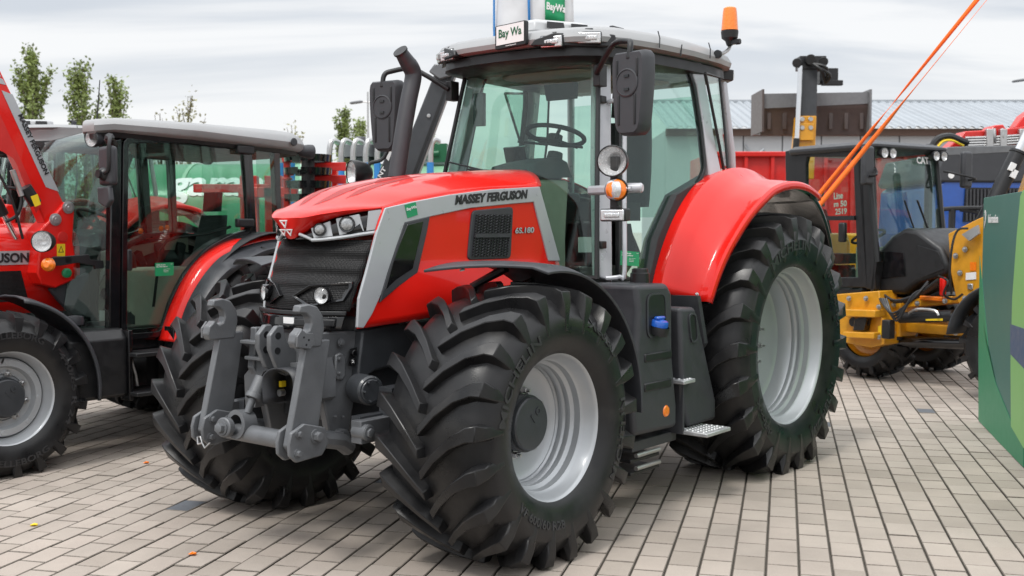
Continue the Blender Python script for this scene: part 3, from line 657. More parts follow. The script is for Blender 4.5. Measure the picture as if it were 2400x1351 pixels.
    b.split('socket', 'gloss', cpz); text('2', on(824, 851, 1, .3), on(829, 851, 1, .3), on(824, 844, 1, .3), 'white', cpz)
    # centre casting with the top link ears
    X = lambda px, py, x=.74: on(px, py, 0, x)
    b = MB()
    arch = [(575, 960), (572, 880), (600, 845), (622, 835), (640, 850), (640, 852), (705, 850), (740, 835), (752, 880), (752, 935), (735, 950), (722, 900), (700, 868), (650, 860), (617, 872), (600, 915), (598, 955)]
    b.prism([X(x, y, .72) for x, y in arch], (-.10, 0, 0)); b.box((.60, .0, 1.02), (.16, .34, .22))
    cst = b.build('centre_casting', 'cast', base, bevel=.015, seg=3)
    for off, nm in ((0, 'a'), (1, 'b')):
        y0 = -.045 if off == 0 else .045
        zt, zb = 1.175, .90; P = [(.66, zb), (.80, zb+.06), (.845, 1.06), (.845, 1.13), (.80, zt), (.76, zt), (.745, 1.1), (.66, 1.02)]
        ear = MB().prism([(x, y0-.016, z) for x, z in P], (0, .032, 0)); e = ear.build('top_link_ear', 'cast', cst, bevel=.006)
        h = MB()
        for hx, hz in ((.795, 1.125), (.80, 1.05)): h.cyl((hx, y0-.0175, hz), (hx, y0+.0175, hz), .018)
        h.split('pin_hole', 'black', e)
    b = MB(); b.box((.76, -.16, 1.075), (.05, .2, .018)); b.box((.74, -.15, .99), (.05, .2, .018)); b.box((.70, -.13, 1.03), (.03, .14, .08)); b.build('hose_bracket', 'cast', cst, bevel=.004)
    g = [(617, 948), (615, 893), (622, 875), (640, 865), (668, 868), (684, 885), (688, 910), (688, 945)]
    P = [X(x, y, .80) for x, y in g]; rows = [[p, p+Vector((-.14, 0, 0))] for p in curve(P, 3)]
    gd = MB().grid(rows).build('shaft_guard', 'plastic', cst, solid=.008)
    MB().prism([X(x, y, .66) for x, y in ((618, 948), (618, 893), (640, 868), (668, 870), (686, 893), (686, 945))], (-.02, 0, 0)).build('guard_back', 'black', gd)
    b = MB(); b.lathe([(0, .018), (.03, .018), (.03, 0)], X(665, 920, .69), (1, 0, 0), 14); b.build('coupling', 'steel', gd); MB().box(X(662, 900, .69), (.03, .02, .03)).build('dust_cap', 'ylabel', gd)
    for (xa, ya), (xb, yb), (xc, yc), xx, yy in (((614, 885), (592, 935), (580, 968), .80, -1), ((728, 888), (722, 945), (718, 975), .76, 1)):
        p, q, r = X(xa, ya, xx-.03), X(xb, yb, xx+.03), X(xc, yc, xx+.06)
        b = MB(); b.cyl(p, q, .036); b.cyl(q-(q-p).normalized()*.03, q, .042); o = b.build('lift_cylinder', 'cast', base, bevel=.004); MB().cyl(q, r, .019).build('piston_rod', 'cast', o)
    # swing arms with catch hooks
    LX = .86
    for s in (1, -1):
        yy = .335*s; up0, lo0 = Vector((.805, yy, 1.09)), Vector((.90, yy, .70))
        o = MB().prism([(.715, yy-.022, 1.12), (.865, yy-.022, 1.12), (.985, yy-.022, .63), (.95, yy-.022, .58), (.85, yy-.022, .585), (.80, yy-.022, .66)], (0, .044, 0)).build('swing_arm', 'cast', base, bevel=.007)
        hk = [(.77, 1.12), (.755, 1.18), (.765, 1.24), (.80, 1.285), (.85, 1.30), (.905, 1.295), (.915, 1.262), (.87, 1.255), (.845, 1.235), (.838, 1.205), (.85, 1.175), (.875, 1.165), (.90, 1.19), (.915, 1.175), (.935, 1.16), (.945, 1.12), (.93, 1.09), (.78, 1.09)]
        MB().prism([(2*.85-x if False else x, yy-.027, z) for x, z in hk], (0, .054, 0)).build('catch_hook', 'cast', o, bevel=.007)
        p = MB().prism([(x, yy+.028*s, z) for x, z in ((.84, 1.16), (.885, 1.165), (.91, 1.185), (.94, 1.15), (.94, 1.10), (.86, 1.085), (.83, 1.11))], (0, s*.014, 0)).build('latch_plate', 'cast', o, bevel=.003)
        b = MB()
        for x, z in ((.87, 1.13), (.90, 1.145), (.885, 1.108)): b.cyl((x, yy+.0425*s, z), (x, yy+.044*s, z), .005, seg=10)
        b.split('rivet', 'black', p)
        for k in (-1, 1):
            y1 = yy+k*.042
            MB().prism([(x, y1-.011, z) for x, z in ((.99, .70), (.91, .735), (.78, .70), (.755, .62), (.80, .565), (.96, .555), (1.0, .59), (1.005, .65))], (0, .022, 0)).build('lower_bracket', 'cast', o, bevel=.006)
        for x, z, r in ((.945, .69, .018), (.955, .60, .018), (.84, .665, .03)): MB().hexbolt((x, yy+.053, z), (0, 1, 0), r*.8, r*.9).build('bolt', 'cast', o)
        MB().tube([(.83, yy-.02*s, .65), (.62, yy*.93, .60), (.545, yy*.87, .555)], .045, 10).build('lower_link', 'cast', o)
    b = MB(); b.cyl((.86, -.38, .625), (.86, .38, .625), .046); b.lathe([(-.05, .05), (-.05, .075), (.03, .075), (.03, .05)], (.88, -.14, .67), (1, 0, .1), 20); b.build('cross_tube', 'cast', base)
    p = Vector((.935, -.17, .66)); b = MB(); b.lathe([(0, 0), (0, .05), (.03, .05), (.034, .044), (.034, 0)], p, (1, .15, .1), 24); b.hexbolt(p+Vector((.034, 0, 0)), (1, .15, .1), .026, .024); b.build('pivot_nut', 'cast', base)
    b = MB(); b.tube([(1.0, -.33, .60), (1.02, -.28, .61), (1.02, -.26, .58), (1.02, -.30, .57), (1.0, -.33, .60)], .005, 6); b.tube([(1.02, -.27, .585), (1.03, -.23, .56), (1.02, -.20, .59)], .004, 6); b.build('lynch_pin', 'steel', base)
    # --- front mudguards
    for s in (1, -1):
        rows = []
        for k in range(29):
            v = k/28; row = []
            for j in range(9):
                u = j/8; y = lerp(.63, 1.22, u); a0 = lerp(radians(66), radians(83), u); a = lerp(a0, radians(182), v)
                R = .79+.05*(1-v)**6*(1-u)*1.0-(.022 if j == 8 else 0); zz = .68+R*sin(a); row.append((R*cos(a), s*y, zz+.01*sin(pi*u)))
            rows.append(row)
        md = MB().grid(rows).build('mudguard', 'fender', t, smooth=60, solid=.014, bevel=.003)
        for x, y in ((.22, .78), (-.12, 1.0)):
            R = .795; b = MB(); z = .68+sqrt(max(.01, R*R-x*x)); b.lathe([(0, .014), (.006, .012), (.009, 0)], (x, s*y, z+.008), (x, 0, z-.68), 12); b.build('rivet', 'white', md)
        b = MB(); b.tube([(-.05, s*.5, .9), (-.08, s*.6, 1.36), (-.1, s*.8, 1.455)], .025, 8); b.tube([(-.25, s*.5, .9), (-.3, s*.6, 1.3), (-.33, s*.8, 1.38)], .022, 8); b.build('mudguard_stay', 'black', md)
    return t, chs
tractor, _ch = big_tractor()
def tractor_cab(t):
    fr = T1; on = fr.on
    SA, SB, SC = (-1.36, .53, 2.74), (-1.12, .69, 1.39), (-2.3, .83, 2.04)
    SN = (Vector(SB)-Vector(SA)).cross(Vector(SC)-Vector(SA)).normalized()
    if SN.y < 0: SN = -SN
    def side(s): return lambda px, py, d=0.0: (lambda v: Vector((v.x, v.y*s, v.z)))(fr.tri(px, py, SA, SB, SC)+SN*d)
    def nrm(s): return Vector((SN.x, SN.y*s, SN.z))
    door = [(1450, 118), (1530, 116), (1606, 136), (1630, 200), (1646, 300), (1656, 395), (1648, 418), (1620, 462), (1596, 510), (1572, 570), (1552, 620), (1536, 658), (1450, 658)]
    hold = None
    # frame: one welded cage
    fb = MB()
    for s in (1, -1):
        q = side(s); n = nrm(s)
        fb.prism([q(1403, 110), q(1433, 110), q(1433, 300), q(1436, 662), (q(1406, 650)), q(1401, 400)], -n*.07)
        fb.prism([q(1608, 130), q(1646, 150), q(1660, 230), q(1672, 310), q(1694, 418), q(1662, 412), q(1650, 300), q(1634, 200)], -n*.07)
        fb.tube([Vector((-2.72, s*.66, 2.7)), Vector((-2.78, s*.70, 2.2)), Vector((-2.8, s*.72, 1.7))], .03, 8)
    cage = fb.split('cab_post', 'post', t, bevel=.008)
    # windscreen
    xp = lambda z: interp([1.36, 2.03, 2.72], [-1.09, -1.205, -1.335], z); yp = lambda z: interp([1.36, 2.03, 2.72], [.70, .622, .54], z)
    def wsp(T, z, d=0): return Vector((xp(z)+.085*(1-T*T)+d, yp(z)*T, z))
    MB().grid([[wsp(-1+k/10, lerp(1.37, 2.70, j/12)) for k in range(21)] for j in range(13)]).build('windscreen', 'glass', t, smooth=60, solid=.005)
    b = MB(); 
    for s in (1, -1): b.tube([wsp(s, lerp(1.36, 2.71, j/10), .004) for j in range(11)], .016, 6)
    b.tube([wsp(-1+k/10, 2.705, .004) for k in range(21)], .022, 6); b.tube([wsp(-1+k/10, 1.37, .004) for k in range(21)], .014, 6); b.split('rubber_seal', 'black', t)
    b = MB(); p0, p1 = wsp(.28, 2.005, .03), wsp(-.55, 2.05, .035); b.tube([p0, p1], .008, 6); b.tube([wsp(-.1, 2.01, .028), wsp(-.93, 2.11, .022)], .006, 6); b.cyl(wsp(.28, 1.99, .0), wsp(.28, 2.01, .06), .022); b.build('wiper', 'black', t)
    # doors and side windows
    for s in (1, -1):
        q = side(s); n = nrm(s)
        O = rnd([q(x, y, .004) for x, y in door], .05, 3); I = inset(O, .022)
        dr = MB().ring(O, I, -n*.035).build('door', 'black', t, smooth=0, bevel=.004)
        MB().prism([p-n*.012 for p in I], -n*.005).build('door_glass', 'glass', dr, smooth=0)
        if s > 0:
            for y in (235, 575): MB().box(q(1408, y, .012), (.06, .03, .045)).build('hinge', 'black', dr, bevel=.006)
            leaflet(fr, dr, (q(1452, 622), q(1496, 625), q(1453, 588)))
        W2 = [(1653, 172), (1686, 182), (1698, 300), (1706, 402), (1698, 408), (1684, 330)]
        qq = lambda px, py: (lambda v: Vector((v.x, v.y*s, v.z)))(fr.tri(px, py, (-2.36, .79, 2.6), (-2.40, .84, 2.04), (-2.74, .72, 2.3)))
        O = [qq(x, y) for x, y in W2]; nn = (O[1]-O[0]).cross(O[3]-O[0]).normalized()
        MB().prism(O, nn*.005).build('quarter_glass', 'glass', t, smooth=0)
        MB().tube(O+[O[0]], .010, 6).build('rubber_seal', 'black', t)
        # hand rail
        b = MB(); b.tube(curve([q(1424, 240, .0), q(1436, 240, .06), q(1443, 252, .075), q(1443, 450, .075), q(1443, 640, .075), q(1436, 652, .06), q(1420, 653, .0)], 4), .014, 8); b.build('grab_rail', 'post', t)
    b = MB().prism([(-2.74, -.66, 2.62), (-2.74, .66, 2.62), (-2.79, .7, 1.75), (-2.79, -.7, 1.75)], (-.005, 0, 0)).build('rear_window', 'glass', t, smooth=0)
    # roof
    half = [(-.955, 0), (-.965, .22), (-1.0, .40), (-1.07, .55), (-1.18, .655), (-1.35, .70), (-1.7, .735), (-2.1, .77), (-2.45, .785), (-2.62, .77), (-2.72, .70), (-2.77, .5), (-2.785, 0)]
    cont = half+[(x, -y) for x, y in reversed(half[1:-1])]
    cx_ = -1.9
    def ring(ins, z, zb=0, zf=0):
        out = []
        for x, y in cont:
            r = Vector((x-cx_, y)); f = 1-ins/max(.2, r.length); k = (x+.95)/-1.85
            out.append((cx_+r.x*f, r.y*f, z+zf*max(0, 1-k*2.2)**2+zb*sin(pi*min(1, max(0, k)))))
        return out
    roof = MB().loft([ring(.06, 2.765, .02), ring(.0, 2.772, .025), ring(-.008, 2.80, .03), ring(.02, 2.842, .035), ring(.07, 2.866, .04), ring(.16, 2.880, .05), ring(.4, 2.892, .06), ring(.7, 2.897, .06)]).build('roof', 'roofgrey', t, smooth=40)
    MB().loft([ring(.05, 2.752, .02), ring(.045, 2.70, .01), ring(.10, 2.685), ring(.2, 2.68), ring(.5, 2.68)]).build('roof_underside', 'black', roof, smooth=40)
    MB().loft([ring(.44, 2.678), ring(.46, 2.665), ring(.7, 2.66)]).build('roof_lining', 'beige', roof, smooth=40)
    for s in (1, -1):
        b = MB(); b.tube([(x, y*s*1.016, 2.82+.03*sin(pi*min(1, (x+.95)/-1.85))) for x, y in ((-1.95, .758), (-1.95, .757))]+[(-1.951, .76*s, 2.78)], .004, 6)
        for x, y in ((-1.70, .752), (-2.28, .795)): b.tube([(x, y*s-.012*s, 2.905), (x, y*s+.002*s, 2.86), (x, y*s+.0*s, 2.80)], .004, 4)
        b.split('seam', 'plastic', roof)
    # raised hatch with two vents
    q = lambda px, py, z: on(px, py, 2, z)
    P = [(-1.18, -.16), (-1.18, .16), (-1.62, .30), (-1.72, .2), (-1.72, -.2), (-1.62, -.30)]
    hb = MB().loft([[(x, y, 2.90) for x, y in P], [(lerp(x, -1.5, .06), y*.93, 2.965+.02*((-1.18-x)/.54)) for x, y in P], [(lerp(x, -1.5, .2), y*.75, 2.985+.02*((-1.18-x)/.54)) for x, y in P]]).build('roof_hatch', 'roofwhite', roof, bevel=.01)
    for k in (0, 1):
        a = .18+.42*k; f = lambda v, h: Vector((lerp(-1.185, -1.62, v), lerp(.16, .295, v), 2.915+.05*h+.015*v))
        P2 = [f(a, .15), f(a+.3, .15), f(a+.3, .95), f(a+.02, .95)]; MB().prism([p+Vector((.004, .012-.01*(i > 1), 0)) for i, p in enumerate(P2)], (.004, .008, 0)).build('vent', 'black', hb, smooth=0)
    b = MB(); b.box((-1.9, .32, 2.975), (.05, .05, .05)); b.box((-1.88, .30, 3.0), (.1, .03, .02)); b.build('bracket', 'plastic', roof, bevel=.006); MB().box((-2.35, .4, 2.965), (.06, .05, .03)).build('bracket', 'plastic', roof, bevel=.006)
    # number plate sign
    x = -.93; a, b_, c = on(1160, 118, 0, x), on(1232, 104, 0, x), on(1160, 62, 0, x); u, w = b_-a, c-a; n = u.cross(w).normalized()
    if n.x < 0: n = -n
    sg = MB().prism(rnd([a, b_, b_+w, c], .012, 3), -n*.03).build('sign', 'black', t, bevel=.004)
    L = lambda u_, v_, d=.002: a+u*u_+w*v_+n*d
    MB().prism([L(.06, .16), L(.95, .16), L(.95, .95), L(.06, .95)], n*.002).build('sign_face', 'white', sg, smooth=0)
    text('Bay Wa', L(.14, .34, .004), L(.88, .34, .004), L(.14, .80, .004), 'greentext', sg, bold=.02, depth=.001, lift=.001); text('www.baywa.de', L(.36, .045, .002), L(.70, .045, .002), L(.36, .115, .002), 'white', sg, depth=.001, lift=.0005)
    MB().box(L(.5, .4, -.06), (.06, .12, .03)).build('sign_bracket', 'black', sg)
    # work lights on the roof front
    for s in (1, -1):
        MB().loft([[(-1.28, s*.72, 2.752), (-1.0, s*.44, 2.752), (-.945, s*.30, 2.76), (-1.1, s*.3, 2.76)], [(-1.28, s*.70, 2.835), (-1.0, s*.44, 2.835), (-.965, s*.32, 2.80), (-1.1, s*.3, 2.80)]]).build('light_pod', 'black', roof, bevel=.01)
        wl = lambda p, d: work_light(t, p, d, .15, .075, .06)
        wl((-1.135, s*.605, 2.802), (.8, s*.6, -.12)); wl((-1.005, s*.42, 2.782), (1, s*.25, -.12))
        lamp_ = work_light(t, (-2.80, s*.68, 2.745), (-.7, s*.7, -.1), .13, .08, .08)
    # beacon
    P = [on(x, y, 1, .80) for x, y in ((1684, 128), (1697, 124), (1707, 116), (1711, 106), (1710, 97))]
    st = MB().tube(curve(P, 4), .013, 8).build('beacon_stalk', 'steel', t); bb = P[-1]
    MB().cyl(P[0]+Vector((.02, 0, 0)), P[0], .028).build('rubber_boot', 'black', st)
    bc = MB().lathe([(-.05, .02), (-.02, .03), (0, .055), (.045, .06), (.05, .055), (.05, 0)], bb+Vector((0, 0, .02)), (0, 0, 1), 28).build('beacon', 'black', t)
    MB().lathe([(0, .058), (.12, .049), (.150, .044), (.157, .036), (.157, 0)], bb+Vector((0, 0, .072)), (0, 0, 1), 28).build('amber_dome', 'amber', bc)
    b = MB(); b.box(bb+Vector((.0, .04, -.01)), (.03, .05, .03)); b.cyl(bb+Vector((0, .05, -.01)), bb+Vector((0, .08, -.01)), .02, seg=6); b.build('clamp', 'black', bc)
    # exhaust stack on the far side
    E = [on(x, y, 1, -.60) for x, y in ((929, 418), (942, 330), (957, 240), (968, 185), (966, 165), (952, 142), (938, 120))]
    ex = MB().tube(curve(E, 5), [.055]*24+[.052, .05, .048, .046, .044, .042, .04], 20).build('exhaust_pipe', 'plastic', t, smooth=60)
    MB().cyl(E[-1]-(E[-1]-E[-2]).normalized()*.01, E[-1]+(E[-1]-E[-2]).normalized()*.003, .05).build('pipe_mouth', 'black', ex)
    # mirrors
    for s in (1, -1):
        c = Vector((-1.02, .985*s, 2.43)); mirror(t, c, (.93, -.12*s, 0), 0, .475, .245, s)
        b = MB(); b.tube(curve([(-1.22, s*.60, 2.60), (-1.10, s*.80, 2.735), (-1.03, s*.95, 2.73), (-.995, s*.985, 2.70), (-.98, s*.985, 2.62)], 5), .018, 8)
        b.box((-1.26, s*.60, 2.59), (.08, .05, .13)); b.build('mirror_arm', 'black', t, bevel=.004)
        # lamp bracket: headlamp, indicator, work light
        x0, y0 = -.78, 1.03
        b = MB(); b.box((-.98, s*.85, 1.885), (.07, .34, .055), Matrix.Rotation(-s*.35, 3, 'Z')); br = b.build('lamp_bracket', 'post', t, bevel=.015)
        b = MB(); b.box((-.80, s*1.02, 1.90), (.05, .05, .32)); b.build('lamp_mount', 'black', br, bevel=.006)
        lamp(t, 'round_headlamp', (-.735, s*1.035, 2.032), (1, s*.35, -.05), .086, .14)
        il = MB().lathe([(-.07, 0), (-.07, .03), (-.03, .062), (0, .066), (.004, .06)], (-.76, s*1.05, 1.875), (.9, s*.45, 0), 24).build('indicator', 'black', t)
        MB().lathe([(0, .06), (.025, .05), (.035, .03), (.038, 0)], (-.76, s*1.05, 1.875), (.75, s*.65, 0), 24).build('amber_lens', 'amber', il)
        MB().lathe([(0, .06), (.025, .05), (.035, .03), (.038, 0)], Vector((-.755, s*1.035, 1.875)), (.96, -s*.25, 0), 24).build('clear_lens', 'lens', il)
        b = MB(); b.tube([(-.79, s*1.05, 1.88), (-.80, s*1.12, 1.88)], .014, 8); b.lathe([(0, .028), (.09, .028), (.1, .02), (.1, 0)], (-.82, s*1.07, 1.885), (-.25, s, 0), 14); b.build('side_marker', 'post', t)
        work_light(t, (-.75, s*1.03, 1.735), (1, s*.12, -.05), .155, .07, .07)
    # left and right rear mudguards
    for s in (1, -1):
        rows = []; rin = []
        for k in range(37):
            v_ = lerp(0, .69, k/36); a = radians(lerp(19, 152, v_))
            yo = interp([0, .12, .35, .6, 1], [1.10, 1.13, 1.20, 1.225, 1.20], v_); Ri = interp([0, .3, .45, .6, 1], [1.265, 1.27, 1.235, 1.19, 1.14], v_); Ro = interp([0, .2, .4, .7, 1], [1.065, 1.07, 1.11, 1.105, 1.08], v_)
            sec = [(.70, Ri-.03), (.79, Ri), (.865, Ri+.002), (.885, Ri-.012), (.93, lerp(Ri, Ro, .42)), (1.0, lerp(Ri, Ro, .72)), (yo-.075, Ro+.018), (yo-.055, Ro+.012), (yo-.01, Ro+.012), (yo+.002, Ro+.002), (yo+.006, Ro-.012), (yo+.002, Ro-.035)]
            rows.append([(-2.74+r*cos(a), s*y, .86+r*sin(a)) for y, r in sec])
            rin.append([(-2.74+(r_)*cos(a), s*y, .86+(r_)*sin(a)) for y, r_ in ((.60, Ro-.055), (.9, Ro-.05), (1.05, Ro-.045), (yo-.01, Ro-.03))])
        rf = MB().grid(rows).build('rear_mudguard', 'red', t, smooth=26, solid=.012)
        MB().grid(rin).build('mudguard_liner', 'gloss', rf, smooth=55, solid=.008)
        fl = []
        for k in range(13):
            a = radians(lerp(104, 150, k/12)); yo = lerp(1.20, 1.10, k/12)
            fl.append([(-2.74+r*cos(a), s*y, .86+r*sin(a)) for y, r in ((.62, 1.12), (.95, 1.115), (yo-.06, 1.105), (yo, 1.09), (yo+.004, 1.05))])
        MB().grid(fl).build('mudguard_flap', 'gloss', rf, smooth=55, solid=.012)
        P = rows[0]; MB().hexbolt(Vector(P[6])+Vector((.0, 0, .04)), (.9, .2*s, .3), .008).build('bolt', 'steel', rf)
        b = MB(); b.prism([(-1.5, s*.80, 1.31), (-1.62, s*.80, 1.60), (-1.85, s*.80, 1.88), (-2.3, s*.80, 2.03), (-2.78, s*.78, 2.03), (-2.78, s*.78, 1.0), (-1.9, s*.78, 1.0), (-1.6, s*.78, 1.1)], (0, -s*.09, 0)); b.build('inner_panel', 'dark_trim', t)
        b = MB(); b.prism([(-1.55, s*.70, 1.30), (-1.68, s*.70, 1.60), (-1.9, s*.70, 1.85), (-2.3, s*.70, 1.98), (-2.7, s*.70, 1.98), (-2.7, s*.70, 1.3)], (0, -s*.05, 0)); b.build('inner_trim', 'beige', t, bevel=.02)
        MB().prism([(-1.56, s*.8, 1.25), (-1.62, s*1.08, 1.25), (-1.72, s*1.08, .95), (-1.8, s*.8, .6), (-1.66, s*.75, .6)], (-.04, 0, 0)).build('mudguard_bracket', 'plastic', t)
    # cab floor, dash, seat, console
    b = MB(); b.box((-1.9, 0, 1.25), (1.66, 1.34, .1)); b.prism([(-1.09, -.68, 1.33), (-1.09, .68, 1.33), (-1.6, .82, 1.31), (-1.6, -.82, 1.31)], (0, 0, -.07)); b.build('cab_floor', 'black', t, bevel=.01)
    b = MB(); b.loft([[(-1.12, -.2*f, z), (-1.12, .2*f, z), (-1.42-.1*g_, .18*f, z), (-1.42-.1*g_, -.18*f, z)] for z, f, g_ in ((1.3, 1.35, 0), (1.6, 1.25, .2), (1.85, 1.1, .8), (1.98, 1.0, 1.2))]); ds = b.build('dashboard', 'beige', t, bevel=.03)
    b = MB(); b.loft([rnd([(-1.1, -.2, 1.97), (-1.1, .2, 1.97), (-1.58, .19, 2.0), (-1.58, -.19, 2.0)], .06), rnd([(-1.14, -.18, 2.06), (-1.14, .18, 2.06), (-1.55, .17, 2.10), (-1.55, -.17, 2.10)], .06), rnd([(-1.25, -.14, 2.09), (-1.25, .14, 2.09), (-1.5, .13, 2.13), (-1.5, -.13, 2.13)], .05)]); b.build('instrument_hood', 'dark_trim', ds, smooth=60)
    b = MB(); b.tube([(-1.5, 0, 1.5), (-1.56, 0, 1.95), (-1.62, 0, 2.17)], [.09, .075, .05], 12); b.build('steering_column', 'dark_trim', t)
    steering_wheel(t, on(1302, 318, 1, .0), (-.28, 0, .96), .195)
    b = MB(); c = on(1302, 318, 1, 0); b.tube([c+Vector((.02, .05, -.06)), c+Vector((.0, .22, -.09))], .009, 6); b.tube([c+Vector((.02, -.05, -.06)), c+Vector((.05, -.28, -.03))], .009, 6); b.build('stalk', 'dark_trim', t)
    seat(t, (-2.15, 0, 1.72), 'dark_trim'); b = MB(); b.loft([rnd([(-1.75, -.52, z), (-1.75, -.32, z), (-2.4, -.32, z), (-2.4, -.52, z)], .06) for z in (1.3, 1.88, 1.93)]); cs = b.build('side_console', 'dark_trim', t, bevel=.02)
    b = MB(); b.box((-1.72, -.40, 2.12), (.03, .19, .24), Matrix.Rotation(.3, 3, 'Y')); b.tube([(-1.85, -.42, 1.93), (-1.74, -.40, 2.1)], .014); b.build('terminal', 'gloss', cs, bevel=.01); b = MB(); b.tube([(-1.85, -.36, 1.92), (-1.82, -.36, 2.03)], [.02, .026], 8); b.build('joystick', 'dark_trim', cs)
    b = MB(); b.loft([rnd([(-1.45, .02, 2.60), (-1.45, .28, 2.60), (-1.5, .28, 2.60), (-1.5, .02, 2.60)], .02), rnd([(-1.47, .03, 2.5), (-1.47, .27, 2.5), (-1.5, .27, 2.5), (-1.5, .03, 2.5)], .02)]); b.build('sun_visor', 'dark_trim', t)
    c = Vector((-1.33, -.42, 2.46)); b = MB(); b.box(c, (.03, .09, .22)); b.tube([c+Vector((0, 0, .1)), c+Vector((0, .06, .2))], .008, 6); b.build('inside_mirror', 'gloss', t, bevel=.02)
    MB().prism([on(x, y, 1, .45) for x, y in ((1355, 556), (1386, 556), (1386, 592), (1355, 592))], (0, .003, 0)).build('paper', 'white', t, smooth=0)
    # tank, steps
    for s in (1, -1):
        F = lambda x, y, z: Vector((x, s*y, z))
        prof = [(-.93, 1.345), (-1.28, 1.34), (-1.335, 1.28), (-1.345, .90), (-1.40, .60), (-1.40, .47), (-.92, .48), (-.90, .64), (-.93, .9), (-.96, 1.2)]
        tk = MB().prism([F(x, 1.075, z) for x, z in prof], (0, -s*.36, 0)).build('fuel_tank', 'plastic', t, bevel=.03, seg=3)
        if s > 0:
            for z in (.92, .75): MB().box((-1.17, 1.073, z), (.30, .02, .05)).build('tank_groove', 'black', tk, bevel=.008)
        rc = rnd([F(-1.035, 1.0765, 1.29), F(-1.25, 1.0765, 1.29), F(-1.27, 1.0765, 1.03), F(-1.04, 1.0765, 1.03)], .06, 4)
        MB().ring(rc, [F(p.x*.96-.046, 1.0765, p.z) for p in inset(rc, .012)], (0, s*.006, 0)).build('filler_surround', 'plastic', tk)
        MB().prism([p for p in rc], (0, s*.002, 0)).build('filler_recess', 'black', tk, smooth=0)
        cp = Vector((-1.145, s*1.09, 1.10)); b = MB().lathe([(0, 0), (0, .055), (.03, .058), (.05, .055)], cp-Vector((0, 0, .05)), (0, s*.25, 1), 28).build('filler_neck', 'black', tk)
        MB().lathe([(0, .057), (.025, .056), (.035, .05), (.045, .0)], cp+Vector((0, .0, .0)), (0, s*.25, 1), 28).build('blue_cap', 'blue', b); MB().box(cp+Vector((0, s*.01, .045)), (.085, .035, .022)).build('cap_grip', 'blue', b, bevel=.01)
        MB().lathe([(0, .035), (.006, .03), (.008, 0)], on(1561, 964, 1, 1.075) if s > 0 else F(-1.3, 1.075, .55), (0, s, 0), 20).build('amber_reflector', 'amber', tk)
        MB().lathe([(0, .06), (.06, .058), (.065, .05), (.085, .048), (.09, .04), (.09, 0)], F(-1.28, .88, 1.335), (0, 0, 1), 24).build('cap', 'black', tk)
        b = MB().prism([F(x, 1.09, z) for x, z in ((-1.40, 1.19), (-1.58, 1.185), (-1.62, 1.12), (-1.86, .58), (-1.86, .455), (-1.52, .455), (-1.44, .6))], (0, -s*.30, 0)).build('battery_box', 'plastic', t, bevel=.025, seg=3)
        g = rnd([F(-1.50, 1.0915, 1.14), F(-1.57, 1.0915, 1.14), F(-1.60, 1.0915, .98), F(-1.53, 1.0915, .98)], .03, 4); MB().prism(g, (0, s*.002, 0)).build('grip_slot', 'black', b, smooth=0); MB().ring(g, inset(g, -.012), (0, s*.008, 0)).build('grip_frame', 'plastic', b)
        for x, y, z, w_, d_ in ((-1.45, 1.03, .745, .14, .2), (-1.60, 1.14, .43, .30, .22)):
            st = MB().box(F(x, y, z), (w_, d_, .025)).build('step', 'alu', t, bevel=.006)
            b = MB()
            for i in range(int(w_/.036)):
                for j in range(5): b.lathe([(0, .011), (.005, .008), (.005, .004), (.001, .003)], F(x-w_/2+.03+i*.034, y-d_/2+.03+j*.037, z+.0125), (0, 0, 1), 8)
            b.build('tread_studs', 'alu', st, kind='stuff')
        b = MB(); b.box(F(-1.45, 1.0, .6), (.02, .18, .36)); b.box(F(-1.25, .95, .40), (.5, .12, .06)); b.build('step_bracket', 'plastic', t, bevel=.004)
    b = MB()
    for k in range(3): b.prism([(-1.0, 1.0, .40-.075*k), (-1.32, 1.0, .40-.075*k), (-1.32, .8, .40-.075*k), (-1.0, .8, .40-.075*k)], (0, 0, -.02))
    lb = b.build('lower_bracket', 'black', t, bevel=.004); b = MB()
    for k in range(2): MB().cyl((-1.04, 1.01, .345-.075*k), (-1.3, 1.01, .345-.075*k), .014, seg=10).build('rod', 'steel', lb); MB().prism([(-1.1, 1.002, .402), (-1.25, 1.002, .402), (-1.25, .95, .402), (-1.1, .95, .402)], (0, 0, .001)).build('warning_label', 'ylabel', lb, smooth=0)
    b = MB(); b.cyl((-2.74, -.6, .86), (-2.74, .6, .86), .16); b.box((-2.74, 0, .9), (.5, .7, .5)); b.build('rear_axle', 'cast2', t, bevel=.02)
    b = MB(); b.cyl((-.92, .55, 1.0), (-1.1, .9, 1.05), .03); b.box((-.7, .4, 1.0), (.5, .3, .4)); b.box((-1.3, .3, 1.1), (.5, .8, .3)); b.build('gearbox', 'cast2', t, bevel=.02)
tractor_cab(tractor)
